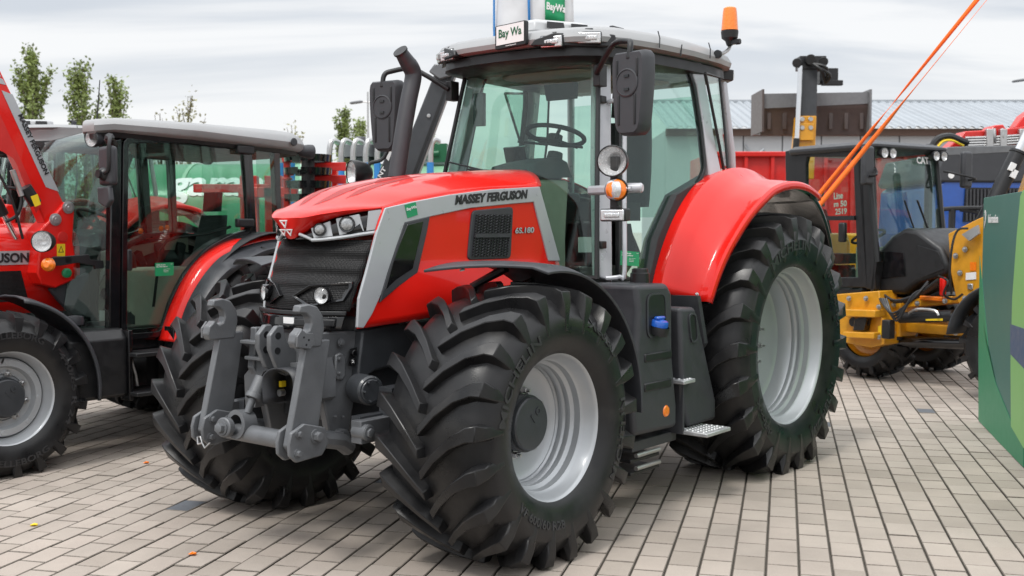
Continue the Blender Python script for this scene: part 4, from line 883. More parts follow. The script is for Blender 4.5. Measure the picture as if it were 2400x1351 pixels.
# ------------------------------------------------------------------ the loader tractor on the left
T2 = Frame((-4.1134, 7.8745, 0), T1.ang)
def loader_tractor():
    fr = T2; on = fr.on; A = radians
    t = thing('tractor', 'red tractor with front loader arm, cut off by the left edge of the picture', 'tractor', fr.O, fr.ang, 'red tractors on show')
    tx = [('TRELLEBORG', .405, .045, A(118), A(60), False), ('440/65 R 24', .42, .04, A(40), A(70), False), ('TRELLEBORG', .41, .042, A(242), A(62), True)]
    for s in (1, -1):
        w = wheel(t, (0, s*.775, .53), s, .585, .326, .225, 19, .042, 'trelleborg', (.125, .17), .10, tx if s > 0 else None, 8, .16, ph=.35)
        if s > 0:
            b = MB(); b.lathe([(.125, .265), (.14, .255), (.14, .215), (.10, .2)], (0, 0, 0), (0, 1, 0), 64); 
            sp = b.build('disc', 'rim', w, smooth=40)
            for k in range(8):
                a = 2*pi*(k+.1)/8
                MB().lathe([(0, .017), (.004, .014), (.006, 0)], (cos(a)*.237, .139, sin(a)*.237), (0, 1, 0), 14).build('stud', 'rim', w)
            MB().tube([(.02, .15, .24), (.03, .175, .25), (.03, .19, .27)], .007, 8).build('valve', 'black', w)
        wheel(t, (-2.3, s*.80, .775), s, .80, .46, .24, 20, .05, 'trelleborg', (.12, .05), .0, None, 8, .18, ph=.2)
        # front mudguard
        rows = []
        for k in range(23):
            a = lerp(A(100), A(188), k/22); rows.append([(R*cos(a), s*y, .53+R*sin(a)) for y, R in ((.55, .665), (.7, .685), (.85, .685), (.97, .668), (.985, .645))])
        MB().grid(rows).build('mudguard', 'fender', t, smooth=60, solid=.014)
        # rear mudguard: red strip by the cab, grey extension outside
        L = [(388, 800), (397, 765), (415, 715), (440, 662), (470, 618), (505, 588), (560, 563), (640, 549), (720, 549)]; R_ = [(413, 803), (421, 765), (438, 715), (463, 668), (492, 628), (524, 599), (577, 577), (640, 563), (720, 562)]; G = [(446, 806), (454, 765), (470, 720), (494, 680), (522, 646), (555, 620), (600, 598), (640, 584), (720, 578)]
        f = lambda p, y: (lambda v: Vector((v.x, s*v.y, v.z)))(on(p[0], p[1], 1, y))
        Lc, Rc, Gc = (curve([f(p, y) for p in q], 4) for q, y in ((L, .86), (R_, .96), (G, 1.06)))
        rd = MB().grid([[a+(Vector((-.0, -.1*s, 0))), a, b_] for a, b_ in zip(Lc, Rc)]).build('rear_mudguard', 'red', t, smooth=50, solid=.012)
        MB().grid([[b_, g, g+Vector((-.03, .0, -.03))] for b_, g in zip(Rc, Gc)]).build('mudguard_extension', 'fender', rd, smooth=50, solid=.012)
        rows = []
        for k in range(20):
            a = lerp(A(20), A(150), k/19); rows.append([(-2.3+.86*cos(a), s*y, .775+.86*sin(a)) for y in (.5, 1.0)])
        MB().grid(rows).build('mudguard_liner', 'black', rd, solid=.01)
    b = MB(); b.box((-.4, 0, .75), (1.6, .46, .4)); b.box((-1.7, 0, .7), (1.5, .6, .5)); b.box((0, 0, .53), (.16, 1.1, .14)); b.cyl((-2.3, -.6, .775), (-2.3, .6, .775), .13); b.build('chassis', 'black', t, bevel=.01)
    # bonnet
    rows = []
    for k in range(15):
        x = lerp(-.85, 1.05, k/14); w_ = lerp(.40, .30, k/14); dz = -.25*(k/14)**3
        rows.append([(x, w_*y, z+dz*(.3+.7*(i not in (0, 10)))) for i, (y, z) in enumerate(((-1, 1.05), (-1, 1.3), (-1.0, 1.55), (-.9, 1.63), (-.5, 1.69), (0, 1.705), (.5, 1.69), (.9, 1.63), (1.0, 1.55), (1, 1.3), (1, 1.05)))])
    bn = MB().grid(rows).build('bonnet', 'red', t, smooth=45, solid=.01)
    for s in (1, -1):
        q = lambda x, z, d=0: Vector((x, s*(lerp(.40, .30, (x+.85)/1.9)+.006+d), z))
        MB().prism([q(-.52, 1.405), q(.5, 1.40), q(.5, 1.50), q(-.52, 1.505)], (0, .006*s, 0)).build('silver_band', 'silver', bn, smooth=0)
        if s > 0: text('MASSEY FERGUSON', q(.32, 1.418, .007), q(-.46, 1.42, .007), q(.32, 1.488, .007), 'black_print', bn, bold=.035)
        MB().prism([q(-.45, 1.14), q(.3, 1.14), q(.35, 1.36), q(-.40, 1.36)], (0, .006*s, 0)).build('vent', 'mesh', bn, smooth=0)
    # cab
    SY = .78
    def q_(s): return lambda x, y, d=0: (lambda v: Vector((v.x, s*(v.y+d), v.z)))(on(x, y, 1, SY))
    b = MB()
    for s in (1, -1):
        q = q_(s)
        b.prism([q(262, 330), q(286, 325), q(282, 800), q(256, 800)], (0, -.07*s, 0)); b.prism([q(568, 322), q(590, 324), q(603, 560), q(588, 560)], (0, -.06*s, 0)); b.prism([q(640, 326), q(656, 328), q(662, 560), q(650, 560)], (0, -.06*s, 0))
    b.split('cab_post', 'gloss', t, bevel=.008)
    for s in (1, -1):
        q = q_(s)
        O = rnd([q(x, y, .006) for x, y in ((288, 322), (560, 322), (578, 338), (585, 420), (590, 548), (545, 562), (490, 592), (440, 648), (408, 712), (385, 790), (284, 798))], .07, 3)
        I = inset(O, .045); dr = MB().ring(O, I, (0, -.04*s, 0)).build('door', 'gloss', t, smooth=0, bevel=.005)
        MB().prism([p+Vector((0, -.02*s, 0)) for p in I], (0, -.005*s, 0)).build('door_glass', 'glass_dark', dr, smooth=0)
        if s > 0:
            for y in (352, 523): MB().box(q(570, y, .02), (.17, .05, .07)).build('hinge', 'black', dr, bevel=.012)
            leaflet(fr, dr, (q(365, 648, -.012), q(408, 646, -.012), q(365, 617, -.012)))
            b = MB(); b.box(q(303, 610, .0), (.04, .03, .16)); b.build('door_handle', 'black', dr, bevel=.01)
            b = MB(); b.tube([q(x, y, -.03) for x, y in ((545, 532), (490, 548), (420, 556), (395, 566), (380, 590), (372, 660), (365, 720))], .012, 6); b.build('door_bar', 'black', dr)
        MB().prism([q(600, 330), q(640, 330), q(652, 552), q(606, 556)], (0, -.005*s, 0)).build('quarter_glass', 'glass_dark', t, smooth=0)
        MB().prism([(-.93, s*.74, .86), (-.62, s*.50, .86), (-.78, s*.52, 1.75), (-.95, s*.75, 1.75)], (0, -.005*s, 0)).build('corner_glass', 'glass_dark', t, smooth=0)
    rows = []
    for x, z, y in ((-.66, 1.55, .60), (-.70, 1.8, .64), (-.76, 2.05, .68), (-.84, 2.25, .69), (-.95, 2.36, .62), (-1.15, 2.43, .50), (-1.42, 2.47, .40)): rows.append([(x-.26*abs(T)**2*(1 if z < 2.3 else .6), y*1.05*T, z-.03*T*T) for T in [-1+k/8 for k in range(17)]])
    MB().grid(rows).build('windscreen', 'glass_dark', t, smooth=70, solid=.005)
    MB().tube([(r[-1]) for r in rows[:4]], .02, 6).build('rubber_seal', 'black', t); MB().tube([(r[0]) for r in rows[:4]], .03, 6).build('rubber_seal', 'black', t)
    # roof with two front lobes round a glass panel
    cont = [(-1.42, 0), (-1.38, .28), (-1.1, .44), (-.86, .52), (-.77, .62), (-.78, .76), (-.9, .83), (-1.6, .85), (-2.5, .84), (-2.74, .76), (-2.8, .5), (-2.82, 0)]
    cont = cont+[(x, -y) for x, y in reversed(cont[1:-1])]
    def ring(ins, z, dz=0): return [(x+(ins if x > -1.6 else -ins)*-1*.6, y*(1-ins), z-dz*max(0, (-1.2-x))/1.6-.03*max(0, (x+1.0)/.25)*(1 if x > -1.0 else 0)) for x, y in cont]
    rf = MB().loft([ring(.03, 2.385, .06), ring(.0, 2.40, .05), ring(-.01, 2.44, .05), ring(.02, 2.475, .03), ring(.10, 2.495, .0)]).build('roof', 'roofgrey', t, smooth=40)
    MB().loft([ring(.04, 2.384, .06), ring(.06, 2.345, .05), ring(.09, 2.34, .05)]).build('roof_underside', 'black', rf)
    for s in (1, -1):
        lamp(t, 'roof_lamp', (-.79, s*.70, 2.325), (1, s*.25, 0), .065, .12, 'plastic')
        lamp(t, 'roof_lamp', (-2.86, s*.74, 2.34), (-1, s*.2, 0), .06, .14, 'plastic')
    MB().lathe([(0, .035), (.01, .032), (.012, 0)], (-2.56, .853, 2.40), (0, 1, 0), 16).build('socket', 'plastic', rf)
    MB().tube([(-1.6, -.6, 2.47), (-1.66, -.62, 2.95)], [.008, .004], 6).build('aerial', 'black', t)
    for s in (1, -1):
        b = MB(); c = Vector((-.74, 1.0*s, 2.11)); R = Matrix.Rotation(-.1*s, 3, 'Z'); b.box(c, (.07, .19, .28), R); mr = b.build('mirror', 'plastic', t, bevel=.03, seg=3)
        MB().lathe([(0, .05), (.015, .045), (.03, .03), (.05, .03), (.05, 0)], c+Vector((.035, 0, -.06)), (1, 0, 0), 20).build('pivot', 'black', mr)
        b = MB(); b.prism([c+Vector((.0, y*s, z)) for y, z in ((-.09, -.15), (.06, -.15), (.08, -.25), (.02, -.30), (-.08, -.26))], (.04, 0, 0)); b.build('lower_mirror', 'plastic', mr, bevel=.012)
        b = MB(); b.tube(curve([(-.92, s*.78, 2.28), (-.80, s*.92, 2.30), (-.72, s*1.06, 2.30), (-.69, s*1.09, 2.22), (-.69, s*1.08, 2.08), (-.69, s*1.01, 2.05)], 4), [.035]*8+[.014]*13, 8); b.build('mirror_arm', 'black', t)
    # interior
    b = MB(); b.box((-1.7, 0, .86), (1.5, 1.4, .08)); b.build('cab_floor', 'black', t)
    b = MB(); b.loft([[(-.80, -.22, z), (-.80, .22, z), (-1.12-d, .2, z), (-1.12-d, -.2, z)] for z, d in ((.9, 0), (1.5, .05), (1.66, .1))]); ds = b.build('dashboard', 'dark_trim', t, bevel=.04)
    b = MB(); b.loft([rnd([(-1.15, .35, z), (-1.15, .6, z), (-2.2, .62, z), (-2.2, .35, z)], .06) for z in (.9, 1.3, 1.36)]); b.build('side_console', 'beige', t, bevel=.02)
    MB().prism([(-1.2, -.62, .9), (-1.2, -.62, 1.4), (-2.5, -.62, 1.6), (-2.5, -.62, .9)], (0, .04, 0)).build('inner_trim', 'beige', t)
    steering_wheel(t, (-1.28, 0, 1.72), (-.5, 0, .86), .2); MB().tube([(-1.0, 0, 1.3), (-1.28, 0, 1.7)], [.07, .04], 10).build('steering_column', 'dark_trim', t)
    seat(t, (-2.05, .0, 1.18), 'dark_trim', .84)
    b = MB(); b.tube([on(x, y, 1, .55) for x, y in ((308, 760), (315, 690), (310, 600), (300, 590))], [.05, .045, .02, .025], 10); b.build('gear_lever', 'black', t)
    for x, y in ((330, 548), (378, 542), (392, 540)): MB().lathe([(0, .012), (.02, .02), (.04, .012), (.042, 0)], on(x, y, 1, .45), (0, 0, 1), 12).build('lever_knob', 'orange', t)
    b = MB(); b.box((-2.72, 0, 1.2), (.05, 1.5, .8)); b.build('rear_wall', 'black', t)
    b = MB(); b.prism([(-2.72, -.7, 1.62), (-2.72, .7, 1.62), (-2.76, .7, 2.36), (-2.76, -.7, 2.36)], (-.005, 0, 0)); b.build('rear_window', 'glass', t, smooth=0)
    # tank and steps
    b = MB(); b.loft([rnd([(-.45, y0, z), (-.45, y1, z), (-.93, y1, z), (-.93, y0, z)], .05) for z, y0, y1 in ((.43, .5, .88), (.45, .48, .92), (.86, .48, .92), (.93, .5, .86))]); b.build('fuel_tank', 'black', t, bevel=.01)
    MB().lathe([(0, .06), (.03, .065), (.06, .06), (.07, 0)], (-.62, .72, .97), (0, 0, 1), 20).build('cap', 'plastic', t)
    for s in (1, -1):
        b = MB()
        for x in (-.93, -1.31): b.box((x, s*.88, .66), (.03, .12, .52))
        b.box((-1.12, s*.74, .66), (.42, .03, .5)); ld = b.build('step_frame', 'gloss', t, bevel=.004)
        for z in (.74, .45): MB().box((-1.12, s*.92, z), (.40, .22, .03)).build('step', 'black', ld, bevel=.006)
        b = MB(); p = [on(x, y, 1, .9) for x, y in ((300, 818), (318, 880), (322, 905))]; b.tube([(v.x, s*v.y, v.z) for v in p], .012, 6); b.build('strap', 'steel', ld)
    MB().prism([on(x, y, 1, .62) for x, y in ((233, 728), (248, 728), (248, 752), (233, 752))], (0, .003, 0)).build('label', 'white', t, smooth=0)
    # loader
    for s in (1, -1):
        y0 = .50; f = lambda p, d=0: (lambda v: Vector((v.x, s*(y0+d), v.z)))(on(p[0], p[1], 1, y0))
        arm = MB().prism([f(p) for p in ((-150, -130), (0, 163), (151, 478), (150, 500), (107, 524), (40, 372), (33, 357), (0, 345), (-150, 250))], (0, -.13*s, 0)).build('loader_arm', 'red', t, bevel=.012)
        MB().prism([f(p, .001) for p in ((-150, -20), (0, 270), (96, 480), (84, 500), (38, 385), (30, 372), (0, 352), (-150, 250))], (0, .004*s, 0)).build('arm_web', 'red2', arm, smooth=0)
        st = MB().prism([f(p, .001) for p in ((3, 212), (29, 222), (138, 450), (107, 439))], (0, .003*s, 0)).build('silver_band', 'silver', arm, smooth=0)
        for p in (((-6, 195), (-6, 180), (6, 186), (14, 200)), ((-14, 178), (-14, 165), (-4, 168), (2, 180))): MB().prism([f(x, .001) for x in p], (0, .003*s, 0)).build('stripe', 'silver', arm, smooth=0)
        if s > 0: text('MASSEY FERGUSON', f((41, 271), .004), f((104, 411), .004), f((51.5, 266), .004), 'black_print', st, bold=.03)
        mast = MB().prism([f(p, .03) for p in ((148, 474), (168, 478), (170, 500), (166, 565), (180, 640), (172, 655), (125, 676), (95, 668), (82, 640), (90, 570), (85, 545), (107, 522))], (0, -.2*s, 0)).build('loader_mast', 'red', t, bevel=.012)
        b = MB()
        for p in ((154, 487), (124, 515)): b.lathe([(0, .045), (.01, .045), (.012, .03), (.02, .028), (.02, .012), (.024, .01), (.024, 0)], f(p, .03), (0, s, 0), 24)
        b.split('pivot_pin', 'steel', mast); MB().lathe([(0, .04), (.006, .036), (.007, 0)], f((142, 556), .03), (0, s, 0), 20).build('cap', 'red2', mast)
        MB().prism([f(p, .031) for p in ((128, 572), (147, 572), (147, 612), (128, 612))], (0, .002*s, 0)).build('warning_label', 'ylabel', mast, smooth=0)
        lbl = MB().ring([f(p, .0335) for p in ((131, 592), (144, 592), (137.5, 576))], [f(p, .0335) for p in ((133, 590.5), (142, 590.5), (137.5, 579))], (0, .001*s, 0)).build('warning_sign', 'black_print', mast, smooth=0)
        MB().prism([f(p, -.02) for p in ((120, 678), (212, 638), (216, 718), (196, 760), (142, 706))], (0, -.05*s, 0)).build('loader_mount', 'plastic', t, bevel=.01)
        MB().lathe([(0, .035), (.02, .035), (.03, .02), (.03, 0)], f((148, 640), .04), (0, s, 0), 18).build('green_knob', 'green', mast)
        a, b_ = f((-60, 330), -.15), f((62, 560), -.15); cy = MB().cyl(a, lerp(a, b_, .75), .04).build('lift_cylinder', 'black', t); MB().cyl(lerp(a, b_, .7), b_, .022).build('piston_rod', 'chrome', cy)
        b = MB(); b.tube(curve([f((0, 440), .06), f((28, 445), .08), f((38, 470), .08), f((30, 505), .06), f((10, 520), .02)], 4), .012, 8); b.tube(curve([f((-20, 400), .08), f((15, 470), .08), f((45, 560), .05)], 4), .01, 8); b.build('hydraulic_hose', 'black', t)
        b = MB(); b.cyl(f((14, 400), .09), f((36, 460), .09), .02, seg=12); b.build('hose_fitting', 'steel', t); b = MB().cyl(f((45, 440), .08), f((70, 478), .08), .045, seg=16).build('accumulator', 'black', t); MB().prism([f(p, .13) for p in ((50, 462), (66, 456), (74, 480), (60, 486))], (0, .002*s, 0)).build('warning_label', 'ylabel', b, smooth=0)
        lamp(t, 'round_headlamp', f((50, 566), .28), (.8, .6*s, 0), .075, .13)
        MB().lathe([(-.05, 0), (-.05, .03), (0, .05), (.02, .045), (.04, .02), (.04, 0)], f((70, 619), .26), (.8, .6*s, 0), 22).build('indicator', 'amber', t)
        b = MB(); c1, c2 = f((92, 610), .2), f((205, 606), .2); b.prism([f(p, .2) for p in ((92, 602), (175, 596), (178, 608), (208, 610), (210, 628), (190, 630), (188, 622), (150, 615), (110, 622), (92, 622))], (0, -.03*s, 0)); b.box(lerp(c1, c2, .3)+Vector((0, -.1*s, 0)), (.05, .2, .05)); b.build('lamp_bracket', 'black', t, bevel=.004)
    return t
loader_tractor()
# the third tractor behind the two: same make and model as the big one
o = copy_tree(tractor); o.location = (-6.19, 11.84, 0); o['label'] = 'tractor mostly hidden behind the loader tractor, only its cab roof and lights in view'
for c in list(o.children):
    if c.name.split('.')[0] in ('beacon', 'beacon_stalk', 'sign'):
        for d in c.children_recursive: bpy.data.objects.remove(d)
        bpy.data.objects.remove(c)
o.location = (-6.85, 12.35, 0)
P = lambda px, py, Y: WF.on(px, py, 1, Y)
def boxy(name, m, parent, p0, p1, Y, dep, **kw):
    """upright box whose front face fills the pixels p0..p1 at distance Y"""
    a, b = P(p0[0], p0[1], Y), P(p1[0], p1[1], Y); c = (a+b)/2
    return MB().box((c.x, Y+dep/2, c.z), (abs(b.x-a.x), dep, abs(a.z-b.z))).build(name, m, parent, **kw)
# ------------------------------------------------------------------ hall with corrugated roof
def hall():
    Y = 44; t = thing('hall', 'long pale exhibition hall with corrugated grey roof behind the machines', 'building', (0, 0, 0))
    M['cladding'] = mat('pale_cladding', (.42, .44, .46), .6, var=.05, vs=.6, bump=.05); M['roofsheet'] = mat('corrugated_sheet', (.36, .39, .42), .45, metal=.3, var=.06, vs=1); M['fascia'] = mat('brown_fascia', (.10, .06, .045), .7)
    xl, xr = P(1560, 300, Y).x, P(2750, 300, Y).x; ze = P(2100, 303, Y).z; zr = ze+1.75; N = 300
    slope = lambda x: .0
    yo = lambda x: Y+.0*x
    for k in range(13):
        x0 = lerp(xl, xr, k/13); x1 = lerp(xl, xr, (k+1)/13)
        MB().box(((x0+x1)/2, Y+.12, ze*.72+.0), (x1-x0-.04, .2, ze*.56-.2)).build('wall_panel', 'cladding', t, bevel=.02)
        MB().box(((x0+x1)/2, Y+.10, ze*.22), (x1-x0-.04, .2, ze*.42)).build('wall_panel', 'cladding', t, bevel=.02)
    MB().box(((xl+xr)/2, Y+4, ze/2), (xr-xl, 7.6, ze-.1)).build('wall', 'cladding', t)
    MB().box(((xl+xr)/2, Y-.1, ze-.14), (xr-xl, .25, .28)).build('fascia', 'fascia', t)
    n = 0
    L = xr-xl; nw = int(L/.36); per = nw//14
    for s in range(14):
        rows = []
        for j, (y, z) in enumerate(((Y-.45, ze+.0), (Y+6, zr))):
            row = []
            for i in range(per*6+1):
                x = xl+(s*per+i/6)*.36; row.append((x, y, z+.055*(1-abs(((i/6) % 1)-.5)*2 > .5)+.02*sin(i)))
            rows.append(row)
        MB().grid(rows).build('roof_sheet', 'roofsheet', t, smooth=0, solid=.02)
    b = MB(); a, c = P(1715, 420, Y), P(1790, 350, Y); b.tube([a, c], .06, 6); b.tube([P(1745, 340, Y), P(1800, 420, Y)], .06, 6); b.build('brace', 'roofsheet', t)
    b = MB(); b.box(((xl+xr)/2, Y+6.1, zr+.05), (xr-xl, .4, .12)); b.build('ridge', 'roofsheet', t)
hall()
# ------------------------------------------------------------------ trees
M['leaf'] = mat('spring_leaves', (.17, .22, .055), .55, var=.45, vs=1.4); M['leaf2'] = mat('pale_leaves', (.24, .23, .10), .6, var=.35, vs=1.2); M['bark'] = mat('bark', (.10, .08, .06), .9, var=.2)
for k in ('leaf', 'leaf2'):
    b = M[k].node_tree.nodes['Principled BSDF']; b.inputs['Transmission Weight'].default_value = 0
def poplar(px, py_top, Y, wpx, n, label, m='leaf', spread=.22, seed=0, multi=3, name='poplar_tree'):
    r = random.Random(seed+11); top = P(px, py_top, Y); base = Vector((top.x, Y, 0)); H = top.z; wd = wpx/F_PX*Y/2
    t = thing(name, label, 'tree', base, 0, 'trees behind the show ground')
    tr = MB(); lf = MB(); tr.tube([(0, 0, 0), (.05, 0, H*.3), (0, .05, H*.65), (0, 0, H*.98)], [.16, .12, .06, .01], 7)
    nb = 34 if spread < .5 else 26
    for i in range(nb):
        h0 = lerp(.14, .88, i/nb)*H*r.uniform(.94, 1.06); a = r.uniform(0, 2*pi); rad = wd*r.uniform(.35, 1.15)*(min(1.15, (1-h0/H)**.9*1.75+.05) if spread < .5 else min(1, (1-h0/H)*2.6+.18))
        ln = r.uniform(.12, .26)*H*(1 if spread < .5 else .8); d = Vector((cos(a)*rad, sin(a)*rad, min(ln, H*.99-h0)))
        p0 = Vector((0, 0, h0)); pts = [p0, p0+Vector((d.x*.6, d.y*.6, d.z*.4)), p0+d]; pts = curve(pts, 3); tr.tube(pts, [.035*(1-k/len(pts))+.006 for k in range(len(pts))], 4)
        for k in range(int(n*(1.75 if spread < .5 else 1.6)/nb)):
            q = r.choice(pts[1:]) if r.random() < .4 else lerp(pts[0], pts[-1], r.uniform(.25, 1.08))
            g_ = .11 if spread < .5 else .16; c = q+Vector((r.gauss(0, g_), r.gauss(0, g_), r.gauss(0, g_*1.5))); s = r.uniform(.05, .105)*(Y/46)
            u = Vector((r.gauss(0, 1), r.gauss(0, 1), r.gauss(0, 1))).normalized(); w = u.orthogonal().normalized()
            lf.add([c-u*s, c+w*s*.55, c+u*s, c-w*s*.55], [(0, 1, 2, 3)])
    tr.build('trunk', 'bark', t); me = lf.build('crown', m, t, smooth=0)
    return t
poplar(82, 122, 46, 118, 3600, 'tallest leafy poplar at the far left, tapering to a rounded tip', seed=1)
poplar(194, 150, 46, 104, 2500, 'middle poplar with a split top and gaps between its branches', seed=2)
poplar(272, 186, 46, 84, 1900, 'narrow poplar just left of the loader tractor roof', seed=3)
poplar(808, 262, 60, 70, 1700, 'small poplar left of the street lamp beyond the green tanker', seed=4)
poplar(842, 284, 62, 60, 1300, 'small poplar close behind the street lamp pole', seed=5)
poplar(1012, 318, 62, 34, 500, 'small tree showing between the exhaust pipe and the cab', seed=9)
poplar(440, 222, 50, 110, 420, 'almost bare tree with thin twigs above the loader tractor roof', 'leaf2', .8, 6, name='bare_tree')
poplar(375, 258, 52, 40, 160, 'low almost bare tree left of the thin roof aerial', 'leaf2', .8, 7, name='bare_tree')
poplar(692, 290, 56, 50, 240, 'almost bare tree behind the rear end of the loader tractor roof', 'leaf2', .8, 8, name='bare_tree')
# ------------------------------------------------------------------ street lamps
def street_lamp(px, ptop, parm, Y, label, arms=(-1, 1)):
    top = P(px, ptop, Y); t = thing('street_lamp', label, 'street lamp', (top.x, Y, 0), 0, 'street lamps'); za = P(px, parm, Y).z
    MB().tube([(0, 0, 0), (0, 0, za*.5), (0, 0, top.z)], [.07, .055, .035], 10).build('pole', 'steel', t)
    for s in arms:
        a = MB(); a.tube([(0, 0, za), (s*.25, 0, za+.02)], .03, 8); a.build('arm', 'steel', t)
        MB().loft([rnd([(s*(.2+x), -y, za+.0+z), (s*(.2+x), y, za+z), (s*(.75-x), y, za-.06+z), (s*(.75-x), -y, za-.06+z)], .04) for x, y, z in ((0.05, .08, -.03), (0, .11, .0), (0, .11, .04), (.08, .06, .08))]).build('lamp_head', 'cast', t, smooth=50)
street_lamp(862, 216, 240, 46, 'grey street lamp with two flat heads seen left of the exhaust pipe')
street_lamp(2416, 160, 189, 46, 'street lamp head just entering at the right edge of the picture')
# ------------------------------------------------------------------ green slurry tanker with blue hoses
def tanker():
    Y = 17.5; a = P(250, 400, Y); b_ = P(1085, 400, Y); ztop = P(800, 376, Y).z; R = 1.02; zc = ztop-R
    t = thing('slurry_tanker', 'long green slurry tanker with blue dribble hoses behind the tractors', 'tanker', ((a.x+b_.x)/2, Y+R, 0), radians(-4)); L = (b_.x-a.x)/2
    tk = MB().lathe([(-L, 0), (-L, R*.75), (-L+.12, R*.94), (-L+.3, R), (L-.3, R), (L-.12, R*.94), (L, R*.75), (L, 0)], (0, 0, zc), (1, 0, 0), 48).build('tank', 'palegreen', t, smooth=40)
    MB().lathe([(-L+.35, R+.006), (-.05, R+.006)], (0, 0, zc), (1, 0, 0), 48).build('dark_band', 'tank', tk, smooth=60)
    for x in (-L*.6, -.02, L*.6): MB().lathe([(-.03, R+.0), (-.03, R+.02), (.03, R+.02), (.03, R)], (x, 0, zc), (1, 0, 0), 48).build('hoop', 'palegreen', tk)
    # lettering on the curved flank
    vs, fs, asp = text_geo('garant', .03, .5); x0 = (P(390, 450, Y).x-t.location.x); h = .62; w_ = h*asp; mb = MB(); zt = P(440, 482, Y).z-zc
    th0 = math.asin(max(-1, min(1, zt/R)))
    mb.add([(x0+w_*x, -cos(th0+h*y/R)*(R+.012+.01*(z > 0)), zc+sin(th0+h*y/R)*(R+.012+.01*(z > 0))) for x, y, z in vs], fs); mb.build('lettering', 'white', tk, smooth=0)
    lx = lambda px: P(px, 400, Y).x-t.location.x
    b = MB(); x = lx(835); b.cyl((x, 0, ztop-.1), (x, 0, ztop+.1), .22, seg=24); b.lathe([(0, .36), (.2, .36), (.25, .3), (.25, 0)], (x, 0, ztop+.1), (0, 0, 1), 24); b.cyl((x-.05, 0, ztop+.3), (x-.05, 0, ztop+.45), .08); b.build('hatch', 'cast', t, bevel=.01)
    b = MB(); b.cyl((lx(878), -.2, ztop+.22), (lx(905), -.2, ztop+.2), .16); b.lathe([(0, .2), (.06, .2), (.06, .14)], (lx(872), -.2, ztop+.23), (1, 0, 0), 20); b.build('pump_pipe', 'plastic', t)
    b = MB(); b.cyl((lx(905), -.25, ztop+.16), (lx(1060), -.25, ztop+.12), .13); b.cyl((lx(905), -.3, ztop+.02), (lx(1060), -.3, ztop-.0), .05); b.build('distributor_pipe', 'silver', t)
    b = MB(); b.cyl((lx(960), -.4, ztop+.1), (lx(1030), -.4, ztop+.14), .05); b.box((lx(1030), -.3, ztop+.15), (.25, .2, .3)); b.build('valve_block', 'greentext', t)
    for px in (672, 697, 786, 814, 842, 872, 899, 930, 964, 990, 1023):
        x = lx(px); hs = MB().tube([(x, -1.08, ztop-.05), (x+.0, -1.09, ztop-.5), (x-.05, -1.1, ztop-1.4)], .055, 8).build('hose', 'hoseblue', t)
        MB().tube(curve([(x+.12, -.95, ztop+.28), (x+.05, -1.05, ztop+.30), (x+.01, -1.08, ztop+.18), (x, -1.08, ztop-.07)], 4), .045, 8).build('hose_hook', 'steel', hs)
    b = MB(); b.box((0, -.95, ztop-1.45), (L*1.9, .1, .1)); b.build('hose_bar', 'steel', t)
    b = MB(); b.box((0, 0, zc-R-.1), (L*1.9, .8, .2)); b.build('chassis', 'cast2', t)
    for x in (-.9, .7):
        for s in (1, -1): MB().lathe([(-.25, 0), (-.25, .5), (-.2, .62), (.2, .62), (.25, .5), (.25, .3), (.15, .28), (.15, 0)], (x, s*.85, .62), (0, s, 0), 32).build('wheel', 'rubber', t)
tanker()
# ------------------------------------------------------------------ folded cultivator
def cultivator():
    Y = 12.6; c = P(722, 400, Y); t = thing('folded_cultivator', 'red cultivator with black packer rings folded upright beside the loader tractor', 'cultivator', (c.x, Y, 0)); z = lambda py: P(722, py, Y).z
    x = lambda px: P(px, 400, Y).x-c.x
    MB().cyl((0, 0, .3), (0, 0, z(352)), .075, seg=20).build('roller_shaft', 'black', t)
    for k in range(15):
        zz = z(372)-.150*k
        if zz < .4: break
        rg = MB(); n = 3
        for q in range(n):
            a0 = 2*pi*q/n+.4*k; pts = []
            rows = []
            for j in range(13):
                a = a0+(2*pi/n-.16)*j/12
                rows.append([(cos(a)*r, sin(a)*r, zz+h) for r, h in ((.265, -.04), (.275, .04), (.245, .042), (.235, -.03))])
            rg.loft(rows)
        for q in range(3): a = 2*pi*q/3+.4*k+.9; rg.box((cos(a)*.16, sin(a)*.16, zz), (.2, .05, .03), Matrix.Rotation(a, 3, 'Z'))
        rg.build('packer_ring', 'gloss', t)
        MB().box((.18, .30, zz-.075), (.42, .03, .10)).build('scraper', 'red2', t, bevel=.004)
    b = MB(); b.box((x(668), .12, z(370)/2+.15), (.07, .08, z(370)-.3)); 
    for k in range(8): b.cyl((x(668), .12, z(380)-.2*k), (x(668), .12, z(380)-.2*k+.025), .06, seg=8)
    b.build('side_post', 'red2', t, bevel=.006)
    b = MB(); b.box((.1, .42, 1.2), (.9, .12, .14)); b.box((-.1, .42, z(368)), (.55, .14, .05)); b.box((.2, .5, 1.3), (.12, .12, 2.3)); b.build('frame', 'red2', t, bevel=.008)
    for px in (560, 620): b = MB(); b.box((x(px), .5, 1.35), (.2, .15, 1.9)); b.box((x(px)+.1, .4, 2.1), (.4, .1, .12)); b.build('wing_frame', 'red2', t, bevel=.01)
    b = MB(); b.box((x(600), .45, .95), (2.0, .15, .15)); b.box((x(520), .45, 2.15), (.9, .1, .1)); b.build('cross_beam', 'red2', t, bevel=.01)
    for k in range(9):
        xx = x(470+k*22); b = MB(); b.tube(curve([(xx, .4, 1.0), (xx, .2, .9), (xx, .15, .6), (xx, .3, .3)], 3), .02, 6); b.build('tine', 'steel', t)
cultivator()
